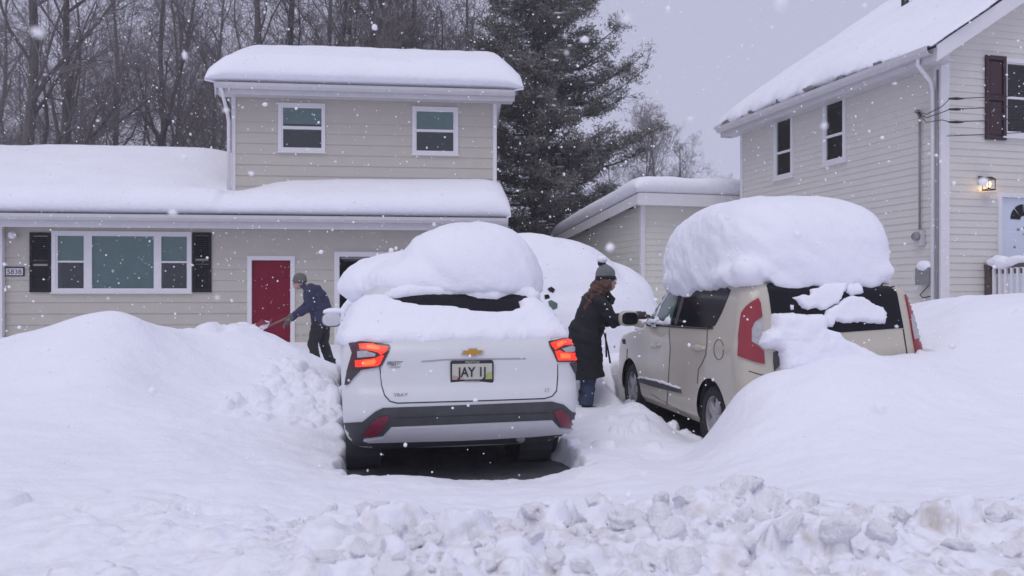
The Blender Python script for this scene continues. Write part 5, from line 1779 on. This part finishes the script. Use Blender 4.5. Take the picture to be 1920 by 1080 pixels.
for i in range(8):
    for j in range(10):
        a_ = i * n1 + j
        fs_ += [(a_, a_ + 1, a_ + n1 + 1, a_ + n1), (a_ + n2, a_ + n1 + n2, a_ + n1 + 1 + n2, a_ + 1 + n2)]
for i in range(8):
    for e in (0, 10):
        a_ = i * n1 + e
        fs_.append((a_, a_ + n1, a_ + n1 + n2, a_ + n2))
for j in range(10):
    for e in (0, 88):
        fs_.append((e + j, e + j + 1, e + j + 1 + n2, e + j + n2))
bl.add(vs_, fs_).build('blade', 'shovel_red', sh, True)
sl = MB()
for k in range(9):
    q = bb + ax * random.uniform(.08, .36) + sd_ * random.uniform(-.14, .14) + nn * random.uniform(.03, .08)
    sl.ell(q, (.08, .08, .06), nu=12, nv=8)
tag(link('shovel_snow', transformed(blob(sl, .016, 2, .02, 8, 4), mm_), 'snow', smooth=True), 'load of loose snow on the red shovel blade', 'snow')

# ------------------------------------------------------------------ trees
def branch_tree(seed, height, lean=0.0, fork=.35, spread=.55, limbs=15, r0=.2, twigs=True, up=.35):
    rr = random.Random(seed)
    trunk, crown = MB(), MB()
    def walk(p, d, L, r, n, wig, lift):
        pts, rad = [p.copy()], [r]
        for i in range(n):
            d = (d + Vector((rr.gauss(0, wig), rr.gauss(0, wig), rr.gauss(0, wig) + lift))).normalized()
            p = p + d * (L / n)
            pts.append(p.copy())
            rad.append(r * (1 - .82 * (i + 1) / n))
        return pts, rad
    def kids(pts, rad, L, level):
        cnt = {1: 9, 2: 7, 3: 5}[level]
        for k in range(cnt):
            t_ = rr.uniform(.2, 1.0)
            i = min(int(t_ * (len(pts) - 1)), len(pts) - 2)
            f_ = t_ * (len(pts) - 1) - i
            p = pts[i].lerp(pts[i + 1], f_)
            ax_ = (pts[i + 1] - pts[i]).normalized()
            o = ax_.orthogonal()
            o.rotate(Matrix.Rotation(rr.uniform(0, 6.283), 3, ax_))
            d = (ax_ * rr.uniform(.55, 1.0) + o * rr.uniform(.5, .9) + Vector((0, 0, .12))).normalized()
            r = max(rad[i] * .5, .0045)
            l_ = L * rr.uniform(.32, .55)
            ps, rs = walk(p, d, l_, r, 4 if level < 3 else 2, .16, .05)
            crown.tube(ps, [max(q, .004) for q in rs], 4 if level == 1 else 3, caps=False)
            if level < 3:
                kids(ps, rs, l_, level + 1)
    pts, rad = walk(Vector((0, 0, -.3)), Vector((lean, 0, 1)).normalized(), height, r0, 12, .05, .03)
    trunk.tube(pts, [max(q, .02) for q in rad], 8)
    for k in range(limbs):
        t_ = rr.uniform(.14, .97)
        i = min(int(t_ * 12), 11)
        p = pts[i].lerp(pts[i + 1], t_ * 12 - i)
        an = rr.uniform(0, 6.283)
        d = Vector((math.cos(an) * spread, math.sin(an) * spread, up + rr.uniform(.2, .8))).normalized()
        L = height * (1 - t_ * .75) * rr.uniform(.30, .55)
        ps, rs = walk(p, d, L, max(rad[i] * rr.uniform(.35, .6), .02), 7, .13, .07)
        trunk.tube(ps, [max(q, .008) for q in rs], 5, caps=False)
        kids(ps, rs, L, 1)
    return trunk.mesh('trunk', False), crown.mesh('crown', False)

kinds = []
for k in range(6):
    tm_, cm_ = branch_tree(100 + k, (15, 17, 14, 16, 18, 13)[k], (0.05, -.06, .1, 0, -.03, .08)[k], limbs=(16, 18, 20, 15, 17, 22)[k], r0=(.17, .2, .14, .17, .21, .13)[k], spread=(.5, .6, .45, .7, .5, .6)[k])
    tm_.materials.append(MATS['bark'])
    cm_.materials.append(MATS['twig'])
    kinds.append((tm_, cm_))

def put_tree(px, Y, kind, scale, rz, label, group=None, name='bare_tree', cat='tree'):
    x = (px - 960) / F * Y
    t = thing(name, label, cat, (x, Y, .3), rz, group)
    t.scale = (scale,) * 3
    for nm, me_ in zip(('trunk', 'crown'), kinds[kind]):
        link(nm, me_, None, t)
    return t
tr_ = random.Random(21)
WOOD = 'leafless tree standing in the wood behind the beige house'
for px, Y, kind, sc, rz in ((30, 25, 4, 1.0, .4), (110, 27, 1, .95, 2.0), (235, 29, 2, 1.0, 1.0), (470, 29, 1, 1.0, 3.3), (520, 31, 4, 1.0, .9), (600, 30, 0, 1.0, 5.0), (655, 30, 5, 1.1, 2.2), (700, 29, 1, 1.0, 4.1), (755, 31, 3, 1.1, .3), (810, 30, 2, 1.15, 2.8), (860, 33, 5, 1.2, 1.3)):
    put_tree(px, Y, kind, sc, rz, WOOD, 'leafless trees of the wood')
for k in range(26):
    Y = 33 + 26 * (k / 26) + tr_.uniform(-1, 1)
    px = -140 + (k * 377 % 1090) + tr_.uniform(-20, 20)
    put_tree(px, Y, tr_.randrange(6), tr_.uniform(.8, 1.2), tr_.uniform(0, 6.28), WOOD, 'leafless trees of the wood')
FAR = 'small leafless tree far behind the low garage roof'
for px, Y, kind, sc in ((1175, 46, 2, .74), (1215, 50, 5, .86), (1250, 48, 0, .78), (1290, 52, 2, .74), (1350, 50, 5, .58), (1375, 47, 0, .48), (1130, 50, 3, .6)):
    put_tree(px, Y, kind, sc, px * .7, FAR, 'leafless trees beyond the garage')

# the tall pine beside the house
def pine():
    Y = 27.0
    base = Vector(((1010 - 960) / F * Y, Y, .3))
    pr_ = random.Random(5)
    tk, cr_, sn_ = MB(), MB(), MB()
    tk.tube([(0, 0, -.3), (.05, 0, 3), (-.05, .05, 7), (.1, 0, 11), (.05, 0, 15), (0, 0, 17)], [.34, .30, .25, .19, .10, .03], 10)
    tuft = []
    def clump(p, s, n):
        for _ in range(n):
            d = Vector((pr_.gauss(0, 1), pr_.gauss(0, 1), pr_.gauss(.35, .8))).normalized()
            o = d.orthogonal().normalized() * .021 * s
            q = p + Vector((pr_.gauss(0, .10), pr_.gauss(0, .10), pr_.gauss(0, .07))) * s
            L = pr_.uniform(.10, .20) * s
            cr_.add([q - o, q + o, q + d * L], [(0, 1, 2)])
    def bough(z, an, L, rise, dens=1.0):
        d = Vector((math.cos(an), math.sin(an), 0))
        n = 8
        pts = [Vector((d.x * L * t_, d.y * L * t_, z + rise * L * t_ ** 1.6 - .12 * L * math.sin(math.pi * t_))) for t_ in [i / n for i in range(n + 1)]]
        tk.tube(pts, [max(.012, .06 * (1 - i / (n + .5)) * L / 2.5) for i in range(n + 1)], 5)
        for k in range(int(L * 9 * dens)):
            t_ = pr_.uniform(.16, 1.0)
            i = min(int(t_ * n), n - 1)
            p = pts[i].lerp(pts[i + 1], t_ * n - i)
            sp = (1.05 - .6 * t_) * .62
            o = Vector((pr_.gauss(0, sp * .6), pr_.gauss(0, sp * .6), abs(pr_.gauss(0, .22)) - .05))
            e = p + o
            if o.length > .2:
                tk.tube([p, p.lerp(e, .5) + Vector((0, 0, -.03)), e], [.014, .009, .005], 3, caps=False)
            for m_ in range(4):
                clump(p.lerp(e, .35 + .22 * m_) + Vector((pr_.gauss(0, .06), pr_.gauss(0, .06), pr_.gauss(0, .05))), 1.0, 9)
            if pr_.random() < .14:
                sn_.ell(e + Vector((0, 0, .06)), (pr_.uniform(.06, .14), .07, .03), nu=8, nv=5)
    z = 1.2
    while z < 16:
        for k in range(6):
            an = pr_.uniform(0, 6.283)
            L = 2.3 * (1 - max(0, z - 8) / 14) * pr_.uniform(.7, 1.15)
            bough(z + pr_.uniform(-.4, .4), an, L, pr_.uniform(-.05, .4))
        z += .40
    for z, an, L, ri in ((7.4, .1, 3.6, .32), (7.9, -.15, 3.3, .22), (7.0, .05, 2.9, .2), (5.9, -.1, 3.9, .14), (5.5, .15, 3.6, .10), (5.8, .0, 3.4, .16), (8.9, .2, 2.8, .4), (4.2, -.2, 2.6, .15), (3.6, .3, 2.4, .1)):
        bough(z, an, L, ri, 1.25)
    t = thing('pine_tree', 'tall dark green pine with long side boughs beside the beige house', 'tree', base)
    tk.build('trunk', 'pine_bark', t, recalc=False)
    cr_.build('crown', 'needles', t, recalc=False)
    s_ = sn_.build('bough_snow', 'snow', t, True, recalc=False)
    s_['kind'] = 'stuff'
pine()

# low scrub beyond the end of the beige house
sc_ = MB()
pr_ = random.Random(9)
for k in range(26):
    a_ = pr_.uniform(0, 6.28)
    L_ = pr_.uniform(.5, 1.3)
    d_ = Vector((math.cos(a_) * .6, math.sin(a_) * .6, 1)).normalized()
    pts = [d_ * L_ * t_ / 4 + Vector((pr_.gauss(0, .04), pr_.gauss(0, .04), 0)) * t_ for t_ in range(5)]
    sc_.tube(pts, [.02, .016, .012, .009, .005], 4, caps=False)
    for q in range(5):
        p = pts[pr_.randrange(1, 5)]
        e = p + Vector((pr_.gauss(0, .25), pr_.gauss(0, .25), pr_.uniform(.05, .3)))
        sc_.tube([p, e], [.007, .004], 3, caps=False)
me_ = sc_.mesh('stems', False)
for px, Y, s_ in ((965, 22.5, 2.1), (985, 24, 2.0), (1120, 26, 1.9)):
    x = (px - 960) / F * Y
    t = thing('bare_shrub', 'leafless shrub in the snow under the pine', 'shrub', (x, Y, .4), px * .3, 'shrubs under the pine')
    t.scale = (s_,) * 3
    link('stems', me_, 'twig', t)

# ------------------------------------------------------------------ falling snow and the air full of it
fl = random.Random(31)
base_f = []
bm = bmesh.new()
bmesh.ops.create_icosphere(bm, subdivisions=1, radius=1)
iv = np.array([v.co[:] for v in bm.verts])
ifc = np.array([[v.index for v in f_.verts] for f_ in bm.faces])
bm.free()
NF = 17000
frng = np.random.default_rng(12)
pos = np.stack([frng.uniform(-10, 10, NF), frng.uniform(.7, 15, NF), frng.uniform(.25, 8, NF)], 1)
rad = np.clip(frng.lognormal(math.log(.0056), .42, NF), .0025, .014)
shape = 1 + .45 * (frng.random((NF, len(iv), 1)) - .5)
sq = frng.uniform(.6, 1.2, (NF, 1, 3))
vv_ = pos[:, None, :] + iv[None] * shape * sq * rad[:, None, None]
ff_ = (ifc[None] + (np.arange(NF) * len(iv))[:, None, None]).reshape(-1, 3)
me = bpy.data.meshes.new('falling_snow')
me.vertices.add(NF * len(iv))
me.vertices.foreach_set('co', vv_.reshape(-1))
me.loops.add(ff_.size)
me.loops.foreach_set('vertex_index', ff_.ravel().astype(np.int32))
me.polygons.add(len(ff_))
me.polygons.foreach_set('loop_start', np.arange(0, ff_.size, 3, dtype=np.int32))
me.update(calc_edges=True)
tag(link('falling_snow', me, 'flake', smooth=True), 'white snowflakes drifting down all over the yard', kind='stuff')

hz = MB().box((-125, -45, -1.5), (125, 140, 24)).build('haze', None)
hm_ = bpy.data.materials.new('haze')
hm_.use_nodes = True
nt = hm_.node_tree
nt.nodes.clear()
ho = nt.nodes.new('ShaderNodeOutputMaterial')
pvn = nt.nodes.new('ShaderNodeVolumePrincipled')
pvn.inputs['Color'].default_value = (.92, .92, .97, 1)
pvn.inputs['Density'].default_value = .0015
pvn.inputs['Anisotropy'].default_value = .2
nt.links.new(pvn.outputs[0], ho.inputs['Volume'])
hz.data.materials.append(hm_)
tag(hz, 'pale snowy haze hanging in the air', kind='stuff')
